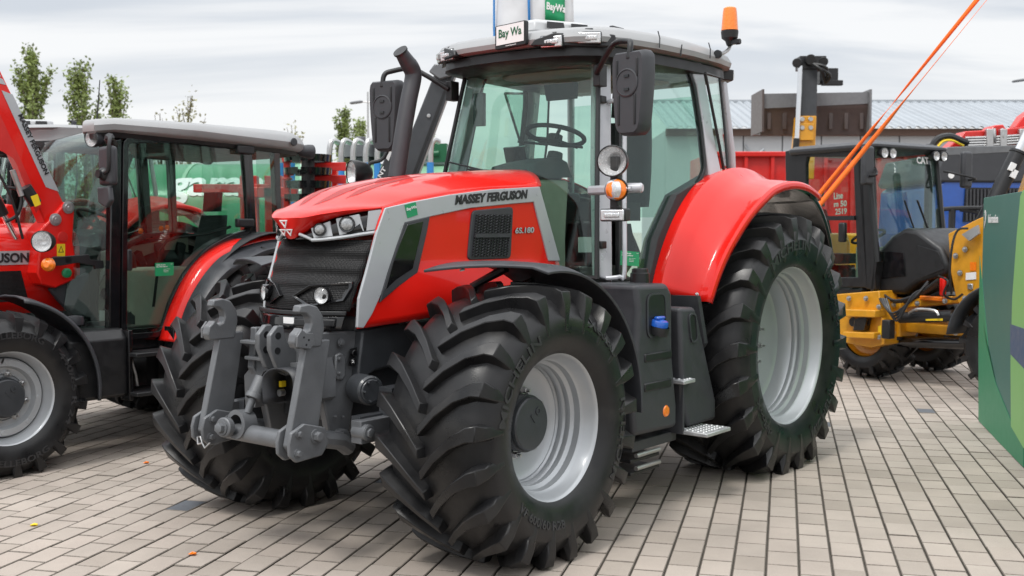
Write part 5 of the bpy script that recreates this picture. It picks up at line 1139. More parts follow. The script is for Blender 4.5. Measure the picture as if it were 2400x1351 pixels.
# ------------------------------------------------------------------ grey telescopic loader with its boom raised, and the sack it holds
def grey_loader():
    Y = 10.6; c = P(925, 470, Y); t = thing('grey_loader', 'dark grey loader with raised boom standing behind the exhaust pipe', 'loader', (c.x, Y, 0))
    q = lambda px, py, y=0: P(px, py, Y+y)-Vector((c.x, Y, 0))
    a = MB().prism([q(868, 455), q(912, 345), q(925, 352), q(928, 372), (q(898, 455))], (0, .14, 0)); bm = a.build('lower_boom', 'plastic', t, bevel=.012)
    n0, n1, n2 = q(882, 428, -.004), q(908, 388, -.004), q(875, 422, -.004)
    text('GIANT', q(876, 446, -.002), q(906, 396, -.002), q(868, 440, -.002), 'white', bm, bold=.03)
    MB().prism([q(905, 372, -.003), q(913, 352, -.003), q(919, 356, -.003), q(911, 378, -.003)], (0, -.002, 0)).build('sticker', 'white', bm, smooth=0)
    p0, p1 = q(948, 420, .1), q(1052, 150, .1); d = (p1-p0).normalized(); w = Vector((d.z, 0, -d.x))
    b = MB(); b.prism([p0-w*.11, p0+w*.11, p1+w*.095, p1-w*.095], (0, .2, 0)); up = b.build('upper_boom', 'cast2', t, bevel=.012)
    MB().prism([p0+w*.055-Vector((0, .004, 0)), p0+w*.085-Vector((0, .004, 0)), p1+w*.07-Vector((0, .004, 0)), p1+w*.045-Vector((0, .004, 0))], (0, -.004, 0)).build('boom_rib', 'black', up)
    MB().lathe([(0, .02), (.012, .018), (.014, 0)], lerp(p0, p1, .55)-Vector((0, .002, 0)), (0, -1, 0), 14).build('grease_nipple', 'steel', up)
    p2 = q(1215, 95, 2.75); b = MB(); b.tube([p1+Vector((0, .1, 0)), p2], [.11, .08], 8); b.build('boom_extension', 'cast2', t)
    MB().prism([q(1005, 168), q(1018, 150), (q(1052, 150)), q(1056, 178), q(1030, 186)], (0, .06, 0)).build('boom_head', 'cast', up, bevel=.01)
    b = MB(); b.box(p2+Vector((0, 0, .7)), (.10, .08, 1.6)); b.box(p2+Vector((.02, -.3, 1.48)), (.7, .05, .05)); b.box(p2+Vector((.02, -.75, 1.48)), (.7, .05, .05)); b.box(p2+Vector((.02, -.4, 1.43)), (.06, .9, .06)); fk = b.build('fork', 'black', t)
    MB().tube(curve([q(905, 330, -.1), q(925, 305, -.1), (q(900, 370, -.1)), q(866, 385, -.1), q(868, 418, -.1), q(885, 426, -.1)], 5), .018, 8).build('hydraulic_hose', 'black', t)
    b = MB(); b.box((0, .1, .75), (.9, 1.6, .5)); b.box((0, .3, 1.2), (.7, .5, .6)); b.build('body', 'cast2', t, bevel=.02)
    for x in (-.5, .5):
        for y in (-.6, .8): MB().lathe([(-.15, 0), (-.15, .38), (-.1, .45), (.1, .45), (.15, .38), (.15, .2), (.1, 0)], (x, y, .45), (1 if x > 0 else -1, 0, 0), 24).build('wheel', 'rubber', t)
    return t.location+p2
pk = grey_loader()
def big_bag():
    Y = 12.6; c = P(1250, 90, Y); t = thing('big_bag', 'white woven bulk bag with a green patch hanging above the tractor roof', 'bulk bag', (c.x, Y, 0)); q = lambda px, py, y=0: P(px, py, Y+y)-t.location
    rows = []; z0, z1 = q(1250, 130).z, q(1250, -150).z; w = (q(1343, 60).x-q(1158, 60).x)/2; r = random.Random(5)
    for k in range(21):
        v = k/20; z = lerp(z0, z1, v); f = w*(1+.03*sin(v*7)-.10*max(0, v-.7)/.3-.06*(1-v)**4); row = []
        for i in range(48):
            a = 2*pi*i/48; ca, sa = cos(a), sin(a); m = (abs(ca)**5+abs(sa)**5)**(-1/5); g = 1+.018*sin(5*a+6*v)+.012*sin(11*a-9*v)+.015*sin(3*a+14*v); row.append((f*ca*m*g, f*sa*m*g+w*.2, z+.02*sin(4*a+3*v)))
        rows.append(row)
    bg = MB().loft(rows).build('sack', 'bag', t, smooth=80)
    yf = lambda px: q(px, 50).y-w*.83-.025
    def strip(pts, wd, m, nm, parent=bg):
        P_ = [q(x, y) for x, y in pts]; rows = [[(p.x-wd/2, -w*.80-.035, p.z), (p.x+wd/2, -w*.80-.035, p.z)] for p in P_]; return MB().grid(rows).build(nm, m, parent, solid=.006)
    strip([(1240, -100), (1238, 20), (1241, 120)], .028, 'hoseblue', 'seam_strap'); 
    rows = []
    for j in range(6):
        y = lerp(-40, 62, j/5); rows.append([(lerp(q(1275, y).x, q(1320, y).x, i/5), -w*.80-.03+.006*sin(i+j), q(1275, y+ (3*i)).z) for i in range(6)])
    pt = MB().grid(rows).build('green_patch', 'green', bg, solid=.006)
    text('BayWa', Vector((q(1278, 42).x, -w*.80-.036, q(1278, 44).z)), Vector((q(1321, 50).x, -w*.80-.03, q(1321, 52).z)), Vector((q(1279, 20).x, -w*.80-.036, q(1279, 22).z)), 'white', pt, bold=.03, depth=.006)
    MB().tube([(-w*.98, -w*.75, z0), (-w*.99, -w*.76, z1)], .012, 6).build('edge_cord', 'hoseblue', bg)
    for sx in (-1, 1):
        for sy in (-1, 1): MB().tube([(sx*w*.9, w*.2+sy*w*.8, z1-.1), (sx*w*.5, w*.2+sy*w*.4, z1+.5)], .03, 6).build('lifting_loop', 'hoseblue', t)
big_bag()
# ------------------------------------------------------------------ yellow wheel loader
def wheel_loader():
    fr = Frame((0, 0, 0), atan2(-.835, .55)); fr.O = Vector((4.05, 12.9, 0)); on = fr.on
    t = thing('wheel_loader', 'compact yellow wheel loader with black framed cab behind the big rear tyre', 'loader', fr.O, fr.ang)
    SY = -.62
    q = lambda x, y, d=0: on(x, y, 1, SY-d)
    fc = q(2022, 500); FX = fc.x
    g = lambda x, y, d=0: on(x, y, 0, FX+d)
    # side door frame
    O = [q(1862, 372), q(1875, 352), q(2008, 352), q(2022, 372), q(2034, 675), q(1880, 672), q(1862, 600)]; I = [q(1888, 385), q(1892, 368), q(1990, 368), q(2000, 385), q(2010, 650), q(1895, 652), q(1890, 600)]
    dr = MB().ring(O, I, (0, .06, 0)).build('door', 'black', t, bevel=.01); MB().prism([p+Vector((0, .03, 0)) for p in I], (0, .006, 0)).build('door_glass', 'glass', dr, smooth=0)
    MB().box((q(1945, 512, .0)+q(1945, 512))/2, ((q(1888, 500)-q(2005, 500)).length, .05, .05)).build('door_bar', 'black', dr)
    MB().box(q(1975, 545, .03), (.09, .06, .22)).build('door_handle', 'black', dr, bevel=.02)
    text('Line', q(1955, 468, -.06), q(1976, 466, -.06), q(1955, 452, -.06), 'white', dr, bold=.02); text('m 50', q(1955, 486, -.06), q(1985, 484, -.06), q(1955, 472, -.06), 'white', dr, bold=.02); text('2519', q(1958, 504, -.06), q(1985, 502, -.06), q(1958, 490, -.06), 'white', dr, bold=.02)
    b = MB(); b.prism([q(1840, 355), q(1866, 350), q(1866, 660), q(1845, 640)], (0, .06, 0)); b.prism([q(2008, 352), q(2040, 352), q(2052, 680), q(2030, 678)], (0, .08, 0))
    far = 1.2
    for x in (FX-.04, q(1862, 500).x): b.box((x, SY+far, 1.85), (.07, .07, 1.6))
    b.split('cab_post', 'black', t, bevel=.008)
    z0, z1 = q(2030, 560).z, q(2030, 352).z
    ws = MB().grid([[(FX+.04+.16*(1-v)+.05*(1-(2*u-1)**2), SY+far*u, lerp(z0-.25, z1, v)) for u in [k/8 for k in range(9)]] for v in [k/8 for k in range(9)]]).build('windscreen', 'glass', t, solid=.006)
    b = MB(); b.tube([(FX+.21, SY, z0-.25), (FX+.05, SY, z1)], .03, 6); b.tube([(FX+.21, SY+far, z0-.25), (FX+.05, SY+far, z1)], .03, 6); b.split('rubber_seal', 'black', t)
    text('CAT', Vector((FX+.13, SY+far*.62, z1-.13)), Vector((FX+.13, SY+far*.80, z1-.13)), Vector((FX+.12, SY+far*.62, z1-.05)), 'white', ws, bold=.03)
    for (x, y) in ((2055, 405),): MB().prism([(FX-.6, SY+far, z0-.4), (FX+.1, SY+far, z0-.4), (FX+.02, SY+far, z1), (FX-1.0, SY+far, z1)], (0, -.005, 0)).build('side_glass', 'glass', t, smooth=0)
    xb = q(1862, 500).x; rf = MB().loft([rnd([(FX+.12+d, SY-.03-e, z), (FX+.12+d, SY+far+.03+e, z), (xb-.08, SY+far+.03+e, z), (xb-.08, SY-.03-e, z)], .08) for d, e, z in ((0, 0, z1), (.06, .03, z1+.03), (.06, .03, z1+.06), (-.05, -.06, z1+.10))]).build('roof', 'plastic', t, bevel=.006)
    for y in (SY+.08, SY+.22, SY+far-.22, SY+far-.08): lamp(t, 'roof_lamp', (FX+.22, y, z1-.04), (1, -.1, -.05), .055, .1)
    b = MB(); b.box((FX-.5, SY+far/2, z0-.62), (1.0, far, .1)); b.build('cab_floor', 'black', t); b = MB(); b.prism([(FX+.20, SY, z0-.25), (FX+.20, SY+far, z0-.25), (FX+.1, SY+far, z0-.9), (FX+.1, SY, z0-.9)], (-.03, 0, 0)); b.build('front_panel', 'black', t)
    b = MB(); b.loft([rnd([(FX-.1, SY+.3, z), (FX-.1, SY+.9, z), (FX-.35, SY+.9, z), (FX-.35, SY+.3, z)], .05) for z in (z0-.6, z0-.1)]); b.build('dashboard', 'beige', t); steering_wheel(t, (FX-.4, SY+.6, z0+.02), (-.4, 0, .9), .19); seat(t, (FX-.85, SY+.6, z0-.3), 'dark_trim', .9)
    for s, c in ((-1, Vector((FX+.18, SY-.16, q(2050, 390).z))), (1, Vector((FX+.25, SY+far+.28, q(2050, 390).z)))):
        m = MB(); m.box(c, (.07, .17, .42)); m = m.build('mirror', 'plastic', t, bevel=.03, seg=3); MB().tube(curve([c+Vector((0, 0, -.12)), c+Vector((.12, -s*.0, -.10)), Vector((FX+.15, SY if s < 0 else SY+far, z1-.2))], 4), .014, 6).build('mirror_arm', 'black', m)
    b = MB(); b.tube([g(2178, 545, .3), g(2150, 470, .3)], .012, 6); b.tube([g(2150, 560, .3), g(2120, 470, .28)], .01, 6); b.build('wiper', 'black', t)
    # dark bonnet over the joint
    hx = [(2048, 690), (2045, 600), (2090, 552), (2120, 535), (2150, 540), (2205, 580), (2222, 620), (2218, 645), (2150, 665), (2120, 690)]
    hd = MB().prism([q(x, y, -.12) for x, y in hx], (0, .95, 0)).build('nose_cover', 'black', t, bevel=.05, seg=3)
    MB().prism([q(x, y, -.115) for x, y in ((2050, 588), (2118, 592), (2122, 648), (2050, 655))], (0, -.004, 0)).build('lower_window', 'gloss', hd, bevel=.002); MB().prism([q(x, y, -.115) for x, y in ((2152, 575), (2200, 590), (2215, 630), (2160, 652))], (0, -.006, 0)).build('cover_panel', 'black', hd, bevel=.003)
    # yellow frames
    def yp(nm, pts, d, th, par=t): return MB().prism([q(x, y, d) for x, y in pts], (0, th, 0)).build(nm, 'yellow', par, bevel=.01)
    yp('rear_frame', [(1960, 690), (2060, 682), (2066, 745), (2075, 760), (2072, 808), (2040, 815), (1960, 800)], .1, .3); yp('step', [(1975, 725), (2050, 728), (2050, 745), (1975, 742)], .22, .2); yp('step', [(1975, 778), (2048, 780), (2048, 795), (1975, 792)], .22, .2)
    yp('frame_plate', [(2066, 690), (2120, 700), (2230, 695), (2230, 712), (2120, 722), (2070, 730)], -.2, .5); yp('frame_plate', [(2070, 752), (2240, 765), (2280, 768), (2270, 790), (2200, 785), (2075, 775)], -.2, .5); yp('cross_plate', [(2085, 705), (2110, 705), (2110, 790), (2085, 790)], -.1, .3)
    ff = yp('front_frame', [(2222, 548), (2295, 512), (2330, 500), (2400, 560), (2400, 800), (2290, 790), (2240, 700), (2228, 640)], -.15, .12); yp('front_frame', [(2222, 548), (2295, 512), (2330, 500), (2400, 560), (2400, 720), (2290, 720), (2240, 680), (2228, 640)], -.75, .1)
    MB().prism([q(2274, 615, -.145), q(2288, 615, -.145), q(2288, 635, -.145), q(2274, 635, -.145)], (0, -.004, 0)).build('reflector', 'amber', ff); MB().prism([q(2264, 640, -.145), q(2288, 638, -.145), q(2288, 655, -.145), q(2264, 657, -.145)], (0, -.004, 0)).build('data_plate', 'white', ff); MB().box(q(2274, 672, -.14), (.06, .02, .06)).build('socket', 'steel', ff, bevel=.01)
    MB().prism([q(2258, 550, -.1), q(2295, 528, -.1), q(2298, 548, -.1), q(2275, 565, -.1)], (0, -.03, 0)).build('grey_bracket', 'roofgrey', ff)
    b = MB(); a, c = q(2110, 745, -.05), q(2235, 740, -.05); b.cyl(a, c, .06); cy = b.build('steering_cylinder', 'black', t); MB().cyl(c, q(2275, 742, -.05), .028).build('piston_rod', 'chrome', cy); MB().tube(curve([q(2130, 735, .02), q(2150, 725, .03), q(2190, 728, .03), q(2200, 740, .03)], 3), .014, 6).build('pipe', 'steel', cy)
    b = MB(); b.cyl(q(2070, 800, -.2), q(2270, 806, -.2), .06); b.build('drive_shaft', 'gloss', t)
    MB().prism([q(2170, 742, -.0), q(2210, 740, .0), (q(2210, 752, .0)), q(2170, 752, .0)], (0, -.004, 0)).build('warning_label', 'ylabel', t); MB().prism([q(2058, 765, .11), q(2066, 763, .11), q(2066, 785, .11), q(2058, 787, .11)], (0, -.004, 0)).build('warning_label', 'ylabel', t)
    MB().box(q(2190, 700, -.2), (.3, .1, .05)).build('orange_bar', 'amber', t, bevel=.01); MB().box(q(2210, 672, -.1), (.06, .06, .2)).build('fire_extinguisher', 'red', t, bevel=.02)
    b = MB()
    for k in range(5): b.tube(curve([q(2070+6*k, 690, -.1*k), q(2100, 705+4*k, -.1*k+.05), q(2150, 690+3*k, -.1*k), q(2200, 655+6*k, -.1*k)], 4), .015, 6)
    b.build('hydraulic_hose', 'black', t)
    MB().cyl(q(2290, 660, -.4), q(2400, 520, -.4), .07).build('lift_cylinder', 'black', t)
    for x, y in ((1990, 700), (2030, 700), (2060, 720), (2060, 790), (2095, 715), (2095, 780), (2150, 712), (2215, 706), (2240, 780), (2262, 700), (2240, 600), (2262, 585), (2290, 700), (2250, 640)): MB().hexbolt(q(x, y, .13 if x < 2070 else (-.08 if x < 2110 else -.135)), (0, -1, 0), .02, .02).build('bolt', 'steel', t)
    for x, y in ((2000, 755), (2030, 755)): MB().lathe([(0, .05), (.012, .05), (.012, .0)], q(x, y, .14), (0, -1, 0), 20).build('hole', 'black', t)
    MB().prism([q(2002, 748, .2), q(2032, 738, .2), q(2024, 776, .2), q(1998, 776, .2)], (0, .1, 0)).build('step_guard', 'gloss', t, bevel=.01)
    MB().box(q(2082, 772, .16), (.10, .1, .2)).build('rubber_stop', 'black', t, bevel=.012)
    b = MB()
    for k in range(4): b.tube(curve([q(2062+5*k, 700, .1), q(2092+3*k, 735+6*k, .16), q(2140, 700-3*k, .1), q(2175, 660+6*k, -.05)], 4), .013, 6)
    b.tube(curve([q(2200, 648, .0), q(2222, 660, .1), q(2212, 690, .1), q(2236, 702, .0), q(2256, 690, .0)], 4), .012, 6); b.build('hose_bundle', 'black', t)
    MB().tube(curve([q(2230, 690, .0), q(2226, 640, .05), q(2232, 575, .05), q(2245, 540, .0), q(2268, 536, 0)], 4), .012, 6).build('hose', 'black', t)
    # wheels
    for px, py, d in ((2052, 800, -.36), (2392, 800, -.05)):
        c = q(px, 790, d); 
        for s in (0, 1):
            cc = Vector((c.x, (-.30 if px < 2200 else -.62) if s == 0 else .78, .53)); o_ = -1 if s == 0 else 1
            w = MB().lathe([(-.1, .3), (.14, .3), (.16, .28), (.1, .26), (.05, .12), (.09, .11), (.09, 0)], cc, (0, o_, 0), 32).build('wheel', 'yellow' if px < 2200 else 'cast2', t); mb, _ = tyre_mesh(o_, .53, .29, .2, 16, .035, .53, 'trelleborg', .2, 48); mb.v = [(x+cc.x, y+cc.y, z+cc.z) for x, y, z in mb.v]; mb.build('tyre', 'rubber', w)
        rows = [[(c.x+.62*cos(a), y, .53+.62*sin(a)) for y in (-.85, -.42)] for a in [radians(10+k*9) for k in range(19)]]
        if px > 2200: MB().grid(rows).build('mudguard', 'fender', t, solid=.02)
    b = MB(); b.loft([rnd([(x, SY+.1, z), (x, SY+far-.1, z), (x-1.3, SY+far-.1, z), (x-1.3, SY+.1, z)], .1) for x, z in ((xb-.05, .6), (xb-.05, 1.5), (xb-.1, 1.62))]); b.build('engine_cover', 'yellow', t, bevel=.02)
wheel_loader()
# ------------------------------------------------------------------ telehandler with the raised shovel
def telehandler():
    Y = 21; c = P(1890, 500, Y); t = thing('telehandler', 'yellow telehandler holding a brown shovel high behind the wheel loader cab', 'telehandler', (c.x, Y, 0)); q = lambda px, py, y=0: P(px, py, Y+y)-t.location
    b1 = MB().prism([q(1858, 420), q(1872, 272), q(1914, 272), q(1908, 420)], (0, .35, 0)).build('boom', 'yellow', t, bevel=.015)
    MB().prism([q(1862, 330, -.01), q(1906, 330, -.01), q(1906, 290, -.01), q(1866, 290, -.01)], (0, -.05, 0)).build('boom_collar', 'yellow', b1, bevel=.01)
    b = MB()
    for x in (1880, 1900):
        for y in (280, 300): b.lathe([(0, .05), (.02, .04), (.02, 0)], q(x, y, -.06), (0, -1, 0), 10)
    b.build('bolt', 'steel', b1)
    b2 = MB().prism([q(1878, 275, .06), q(1882, 150, .06), q(1917, 142, .06), q(1914, 275, .06)], (0, .25, 0)).build('inner_boom', 'cast2', t, bevel=.01)
    MB().cyl(q(1867, 345, -.1), q(1876, 155, -.1), .045).build('piston_rod', 'chrome', t); MB().cyl(q(1860, 420, -.1), q(1867, 325, -.1), .06).build('cylinder', 'black', t)
    b = MB(); b.cyl(q(1868, 148, -.15), q(1872, 148, .4), .09); b.cyl(q(1900, 140, -.1), q(1900, 140, .5), .1); b.box(q(1900, 150, .2), (.5, .35, .25)); b.box(q(1940, 180, .3), (.35, .2, .3)); b.cyl(q(1930, 145, 0), q(1930, 145, .3), .09); b.box(q(1950, 195, .2), (.4, .1, .1))
    for x, y in ((1925, 165), (1938, 160), (1945, 175)): b.tube(curve([q(1905, 150, -.1), q(x, y, -.2), q(1935, 195, 0)], 4), .03, 6)
    b.build('carriage', 'black', t, bevel=.01)
    M['brown'] = mat('brown_steel', (.075, .055, .05), .5, var=.1, coat=.2); M['shovelgrey'] = mat('grey_steel', (.17, .175, .185), .45, var=.08)
    z = lambda py: q(1900, py).z; xl, xr = q(1786, 250, .8).x, q(2040, 250, .8).x; yb = .8
    sec = [(yb+.0, z(208)), (yb+.0, z(240)), (yb+.02, z(245)), (yb+.1, z(292)), (yb+.12, z(308)), (yb+.9, z(300)), (yb+.95, z(250)), (yb+.5, z(212))]
    bk = MB().loft([[(x, y, zz) for y, zz in sec] for x in (xl, xr)]).build('shovel', 'brown', t, bevel=.01)
    MB().prism([(xl+.02, yb-.012, z(208)), (xr-.02, yb-.012, z(204)), (xr-.02, yb-.012, z(232)), (xl+.02, yb-.012, z(244))], (0, .008, 0)).build('shovel_top', 'shovelgrey', bk)
    for px in (1786, 2037):
        x = q(px, 250, .8).x; MB().box((x, yb+.4, z(250)), (.04, 1.0, z(203)-z(306))).build('side_plate', 'shovelgrey' if px > 2000 else 'brown', bk)
    for k in range(7): MB().box((lerp(xl, xr, (k+.5)/7), yb+.05, z(272)), (.08, .03, .36)).build('rib', 'brown', bk, bevel=.01)
    b = MB(); b.box((.1, 1.5, 1.2), (1.8, 3.2, .8)); b.build('body', 'yellow', t, bevel=.05); b = MB(); b.box((-.3, 2.0, 2.0), (.9, 1.3, .9)); b.build('cab', 'gloss', t, bevel=.04)
    for x in (-.95, .95):
        for y in (.6, 2.7): MB().lathe([(-.2, 0), (-.2, .45), (-.15, .55), (.15, .55), (.2, .45), (.2, .3), (.1, .28), (.1, 0)], (x, y, .55), (1 if x > 0 else -1, 0, 0), 28).build('wheel', 'rubber', t)
telehandler()
# ------------------------------------------------------------------ red trailer, blue baler, red crane
def back_row():
    Y = 26; a, b_ = P(1655, 362, Y), P(2215, 362, Y); cx_ = (a.x+b_.x)/2; t = thing('red_trailer', 'long plain red trailer seen behind the yellow machines', 'trailer', (cx_, Y, 0)); L = b_.x-a.x; zt = a.z
    MB().box((0, 1.2, (zt+.9)/2), (L, 2.3, zt-.9)).build('body', 'red2', t, bevel=.03)
    for k in range(9): MB().box((lerp(-L/2, L/2, (k+.5)/9), -.0, (zt+.9)/2), (.08, .1, zt-.95)).build('rib', 'red2', t)
    MB().box((0, 0, zt), (L+.05, .16, .12)).build('top_rail', 'red2', t, bevel=.02); MB().box((0, 1.2, .85), (L*.95, 1.0, .2)).build('chassis', 'cast2', t)
    for x in (-1.2, 0, 1.2):
        for y in (.15, 2.2): MB().lathe([(-.18, 0), (-.18, .4), (-.12, .5), (.12, .5), (.18, .4), (.18, .25), (.05, 0)], (x, y, .5), (0, -1 if y < 1 else 1, 0), 24).build('wheel', 'rubber', t)
    t = thing('yellow_roller', 'small yellow and black machine peeping over the red mudguard', 'roller', (P(1730, 430, 20).x, 20, 0)); z = P(1730, 408, 20).z
    MB().box((0, .5, z/2+.3), (.35, .9, z-.6)).build('body', 'ylabel', t, bevel=.05); MB().box((-.15, .4, z-.05), (.2, .4, .2)).build('hood', 'black', t, bevel=.03); MB().cyl((-.4, .5, .5), (.4, .5, .5), .5).build('drum', 'steel', t)
    # blue machine
    Y = 17; q = lambda px, py, y=0: P(px, py, Y+y)
    c = q(2330, 450); t = thing('blue_baler', 'dark blue baler with black top panel and slatted grille', 'baler', (c.x, Y, 0)); L = lambda px, py, y=0: q(px, py, y)-t.location
    MB().prism([L(2196, 440), L(2215, 425), L(2480, 425), L(2480, 700), L(2185, 700), L(2188, 560)], (0, 2.6, 0)).build('body', 'bluepaint', t, bevel=.02)
    MB().prism([L(2190, 418, -.03), L(2212, 358, -.03), L(2480, 344, -.03), L(2480, 430, -.03), L(2196, 428, -.03)], (0, 2.66, 0)).build('top_panel', 'plastic', t, bevel=.05, seg=3)
    MB().prism([L(2200, 362, -.035), L(2222, 345, -.035), L(2480, 338, -.035), L(2480, 352, -.035), L(2210, 366, -.035)], (0, .5, 0)).build('top_edge', 'cast', t, bevel=.01)
    gr = MB().prism([L(2256, 520, -.01), L(2262, 440, -.01), L(2480, 442, -.01), L(2480, 520, -.01)], (0, -.01, 0)).build('grille', 'black', t)
    for k in range(26): x = lerp(2262, 2472, k/25); MB().prism([L(x, 518, -.02), L(x+1, 444, -.02), L(x+5, 444, -.02), L(x+4, 518, -.02)], (0, -.035, 0)).build('slat', 'plastic', gr)
    MB().lathe([(0, .05), (.03, .045), (.03, 0)], L(2228, 412, -.01), (0, -1, 0), 16).build('lamp', 'white', t)
    b = MB(); b.tube(curve([L(2200, 800, -.5), L(2198, 600, -.5), L(2198, 505, -.5), L(2205, 492, -.5), L(2260, 488, -.5), L(2310, 488, -.5)], 4), .035, 8); b.tube([L(2232, 490, -.5), L(2228, 600, -.5)], .05, 6); b.tube(curve([L(2250, 492, -.5), L(2300, 505, -.5), L(2340, 560, -.5)], 4), .03, 6); b.build('pipe_frame', 'black', t)
    for x in (-.9, 1.1): MB().lathe([(-.3, 0), (-.3, .6), (-.2, .75), (.2, .75), (.3, .6), (.3, .3), (.1, 0)], (x, .2, .75), (0, -1, 0), 28).build('wheel', 'rubber', t)
    # red crane arm with pipes
    Y = 19; c = P(2330, 330, Y); t = thing('red_crane', 'red loading crane arm with silver hydraulic pipes above the blue baler', 'crane', (c.x, Y, 0)); L = lambda px, py, y=0: P(px, py, Y+y)-t.location
    am = MB().prism([L(2222, 348), L(2246, 325), L(2262, 308), L(2320, 305), L(2330, 294), L(2352, 292), L(2358, 302), L(2500, 285), L(2500, 335), L(2260, 345)], (0, .4, 0)).build('arm', 'red2', t, bevel=.02)
    MB().prism([L(2380, 300, .45), L(2400, 270, .45), L(2500, 200, .45), L(2500, 300, .45)], (0, .3, 0)).build('upper_arm', 'red2', t, bevel=.02)
    for k in range(4): MB().tube([L(2262, 324+k*6, -.06), L(2330, 322+k*6, -.06), L(2480, 312+k*6, -.06)], .025, 8).build('pipe', 'steel', am)
    for px in (2318, 2350, 2395): MB().box(L(px, 325, -.07), (.12, .1, .32)).build('pipe_clamp', 'steel', am, bevel=.01)
    for px in (2330, 2349): MB().tube(curve([L(px, 302, -.08), L(px+1, 318, -.1), L(px+2, 332, -.08)], 3), .03, 6).build('pipe_bend', 'steel', am)
    MB().tube(curve([L(2185, 420, -.2), L(2184, 355, -.2), L(2196, 328, -.2), L(2225, 320, -.2), (L(2252, 330, -.2)), L(2265, 335, -.1)], 5), .06, 8).build('hose', 'black', t); MB().tube(curve([L(2194, 350, -.25), L(2210, 332, -.25), L(2232, 330, -.25), L(2258, 342, -.2)], 5), .022, 6).build('yellow_hose', 'ylabel', t)
    b = MB(); b.box((.6, .3, P(2330, 330, Y).z/2), (.5, .5, P(2330, 330, Y).z)); b.build('column', 'red2', t, bevel=.02)
    Y = 12; t = thing('hydraulic_ram', 'long black hydraulic ram with a silver rod leaning above the information wall', 'ram', (P(2370, 400, Y).x, Y, 0)); L = lambda px, py, y=0: P(px, py, Y+y)-t.location
    b = MB(); a, c = L(2325, 480), L(2388, 355); b.cyl(L(2230, 670), c, .085); b.cyl(lerp(a, c, .95), c, .095); rm = b.build('barrel', 'black', t, bevel=.005); MB().cyl(c, L(2440, 250), .05).build('piston_rod', 'chrome', t)
    for px, py in ((2372, 392), (2376, 408)): MB().box(L(px, py, -.09), (.06, .03, .09), Matrix.Rotation(.45, 3, 'Y')).build('sticker', 'white', rm)
    MB().prism([L(2388, 470, .06), L(2415, 395, .06), (L(2425, 400, .06)), L(2398, 478, .06)], (0, .1, 0)).build('link', 'yellow', rm)
back_row()
# ------------------------------------------------------------------ orange lashing straps
def strap(pix, label, ws):
    pts = [(1880, 500)]+pix if False else pix; rows = []; P_ = [P(x, y, lerp(8.9, 10.0, (480-y)/480)) for x, y in pts]; Q_ = []; Wd = []
    for k in range(len(P_)-1):
        for j in range(8): Q_.append(lerp(P_[k], P_[k+1], j/8)); Wd.append(lerp(ws[k], ws[k+1], j/8))
    Q_.append(P_[-1]); Wd.append(ws[-1]); d = (P_[-1]-P_[0]).normalized(); s_ = Vector((0, 1, 0)).cross(d).normalized(); f = d.cross(s_)
    for c, w in zip(Q_, Wd):
        a = math.acos(min(1, w)); u = s_*cos(a)+f*sin(a); rows.append([c-u*.021, c+u*.021])
    o_ = MB().grid(rows).build('lashing_strap', 'orange', None, smooth=60, solid=.004); tag(o_, label, 'strap', 'orange lashing straps')
lin = lambda a, b, ys: [(lerp(b[0], a[0], (y-b[1])/(a[1]-b[1])), y) for y in ys]
ys = [520, 470, 380, 300, 275, 255, 235, 200, 100, 0, -60]
strap(lin((1915, 462), (2290, 0), ys), 'upper left one of the two orange lashing straps above the red mudguard', [.95, .95, .9, .7, .4, .15, .35, .6, .85, 1, 1])
strap(lin((1924, 476), (2313, 0), ys), 'lower right one of the two orange lashing straps, nearer the information wall', [1, 1, 1, .9, .8, .6, .45, .3, .25, .2, .2])
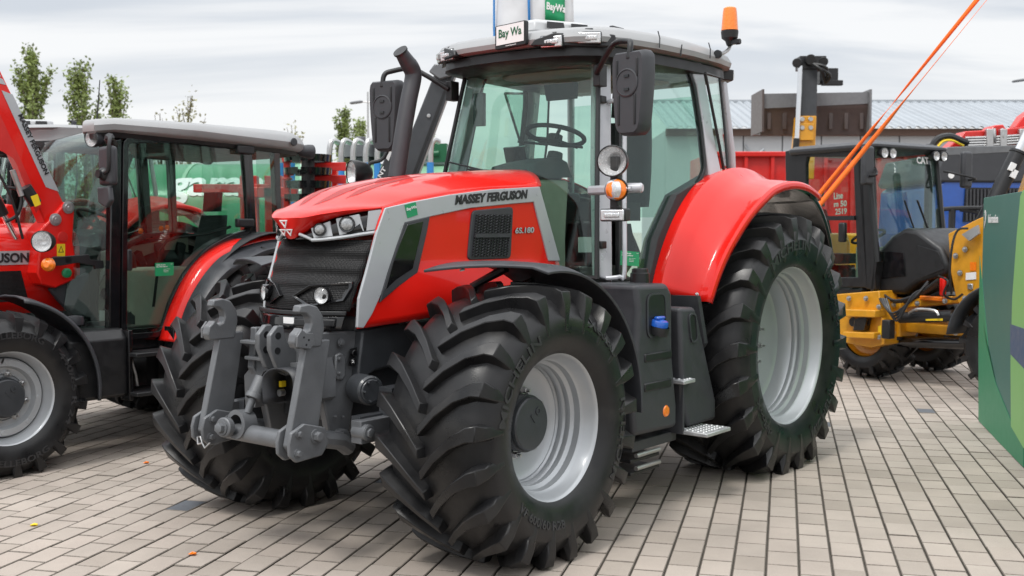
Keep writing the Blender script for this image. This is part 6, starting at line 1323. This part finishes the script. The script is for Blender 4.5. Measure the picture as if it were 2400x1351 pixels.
# ------------------------------------------------------------------ information wall
def info_wall():
    a, b_ = P(2294, 986, 9.42), P(2400, 1100, 7.55); a.z = b_.z = 0; d = (b_-a).normalized(); n = Vector((d.y, -d.x, 0))
    if n.x > 0: n = -n
    t = thing('information_wall', 'green exhibition wall with the word Information at the right edge', 'display wall', a, 0); L = lambda u, z, e=0: d*u+Vector((0, 0, z))+n*e
    M['teal'] = mat('teal_print', (.035, .165, .135), .45, var=0, vs=2, rv=.02); M['lime'] = mat('lime_print', (.25, .55, .17), .45, var=0, rv=.02); M['midgreen'] = mat('mid_green_print', (.02, .26, .12), .45, var=0, rv=.02); M['navy'] = mat('navy_print', (.05, .10, .20), .45)
    hh = 1.93; LN = 4.2
    MB().prism([L(0, .0), L(LN, .0), L(LN, hh), L(0, hh)], -n*.4).build('panel', 'teal', t, bevel=.004)
    def pr(nm, pts, m, e): return MB().prism([L(u, z, e) for u, z in pts], n*.002).build(nm, m, t, smooth=0)
    hp = lambda px, py: (lambda v: ((v-a).dot(d), v.z))(WF.pl(px, py, a, n))
    pr('green_wedge', [hp(*p) for p in ((2294, 986), (2294, 800), (2297, 600), (2306, 700), (2325, 900), (2338, 1033))], 'midgreen', .001)
    pr('green_wedge', [hp(*p) for p in ((2338, 1033), (2325, 900), (2306, 760), (2309, 790), (2335, 900), (2370, 985), (2400, 1030), (2400, 1096))], 'midgreen', .002)
    pr('lime_field', [hp(2400, 445), hp(2393, 460), hp(2384, 560), hp(2374, 700), hp(2370, 850), hp(2371, 1000), hp(2400, 1050), (LN, .3), (LN, 1.93)], 'lime', .003)
    pr('navy_band', [hp(2370, 760), hp(2400, 770), (LN, .95), (LN, .5), hp(2400, 862), hp(2370, 830)], 'navy', .005)
    p = [hp(2318, 523), hp(2341, 523), hp(2318, 503)]
    text('Information', L(*p[0], .003), L(*p[1], .003), L(*p[2], .003), 'white', t, bold=.02, depth=.002)
    c = hp(2310, 509); r = .085; pts = [(c[0]+cos(2*pi*k/20)*.05, c[1]+sin(2*pi*k/20)*.06) for k in range(20)]; bl = pr('speech_bubble', pts, 'white', .003); pr('bubble_tail', [(c[0]-.03, c[1]-.04), (c[0]+.02, c[1]-.055), (c[0]-.035, c[1]-.10)], 'white', .003); text('i', L(c[0]-.008, c[1]-.035, .006), L(c[0]+.008, c[1]-.035, .006), L(c[0]-.008, c[1]+.035, .006), 'teal', bl, bold=.02)
    pa = hp(2388, 470); 
info_wall()
# leaves and petals on the paving
for px, py, m, lb in ((80, 1232, 'ylabel', 'yellow petal near the left dark paver'), (452, 1300, 'amber', 'orange leaf scrap lying on the paving in the lower left'), (343, 1086, 'amber', 'tiny orange scrap on the paving beside the loader tractor')):
    p = WF.on(px, py, 2, .003); b = MB(); b.prism([p+Vector((cos(k)*.018*(1+.4*(k % 2)), sin(k)*.02, .004*(k % 3))) for k in range(6)], (0, 0, .002)); tag(b.build('fallen_leaf', m, smooth=0), lb, 'leaf', 'scraps on the paving')
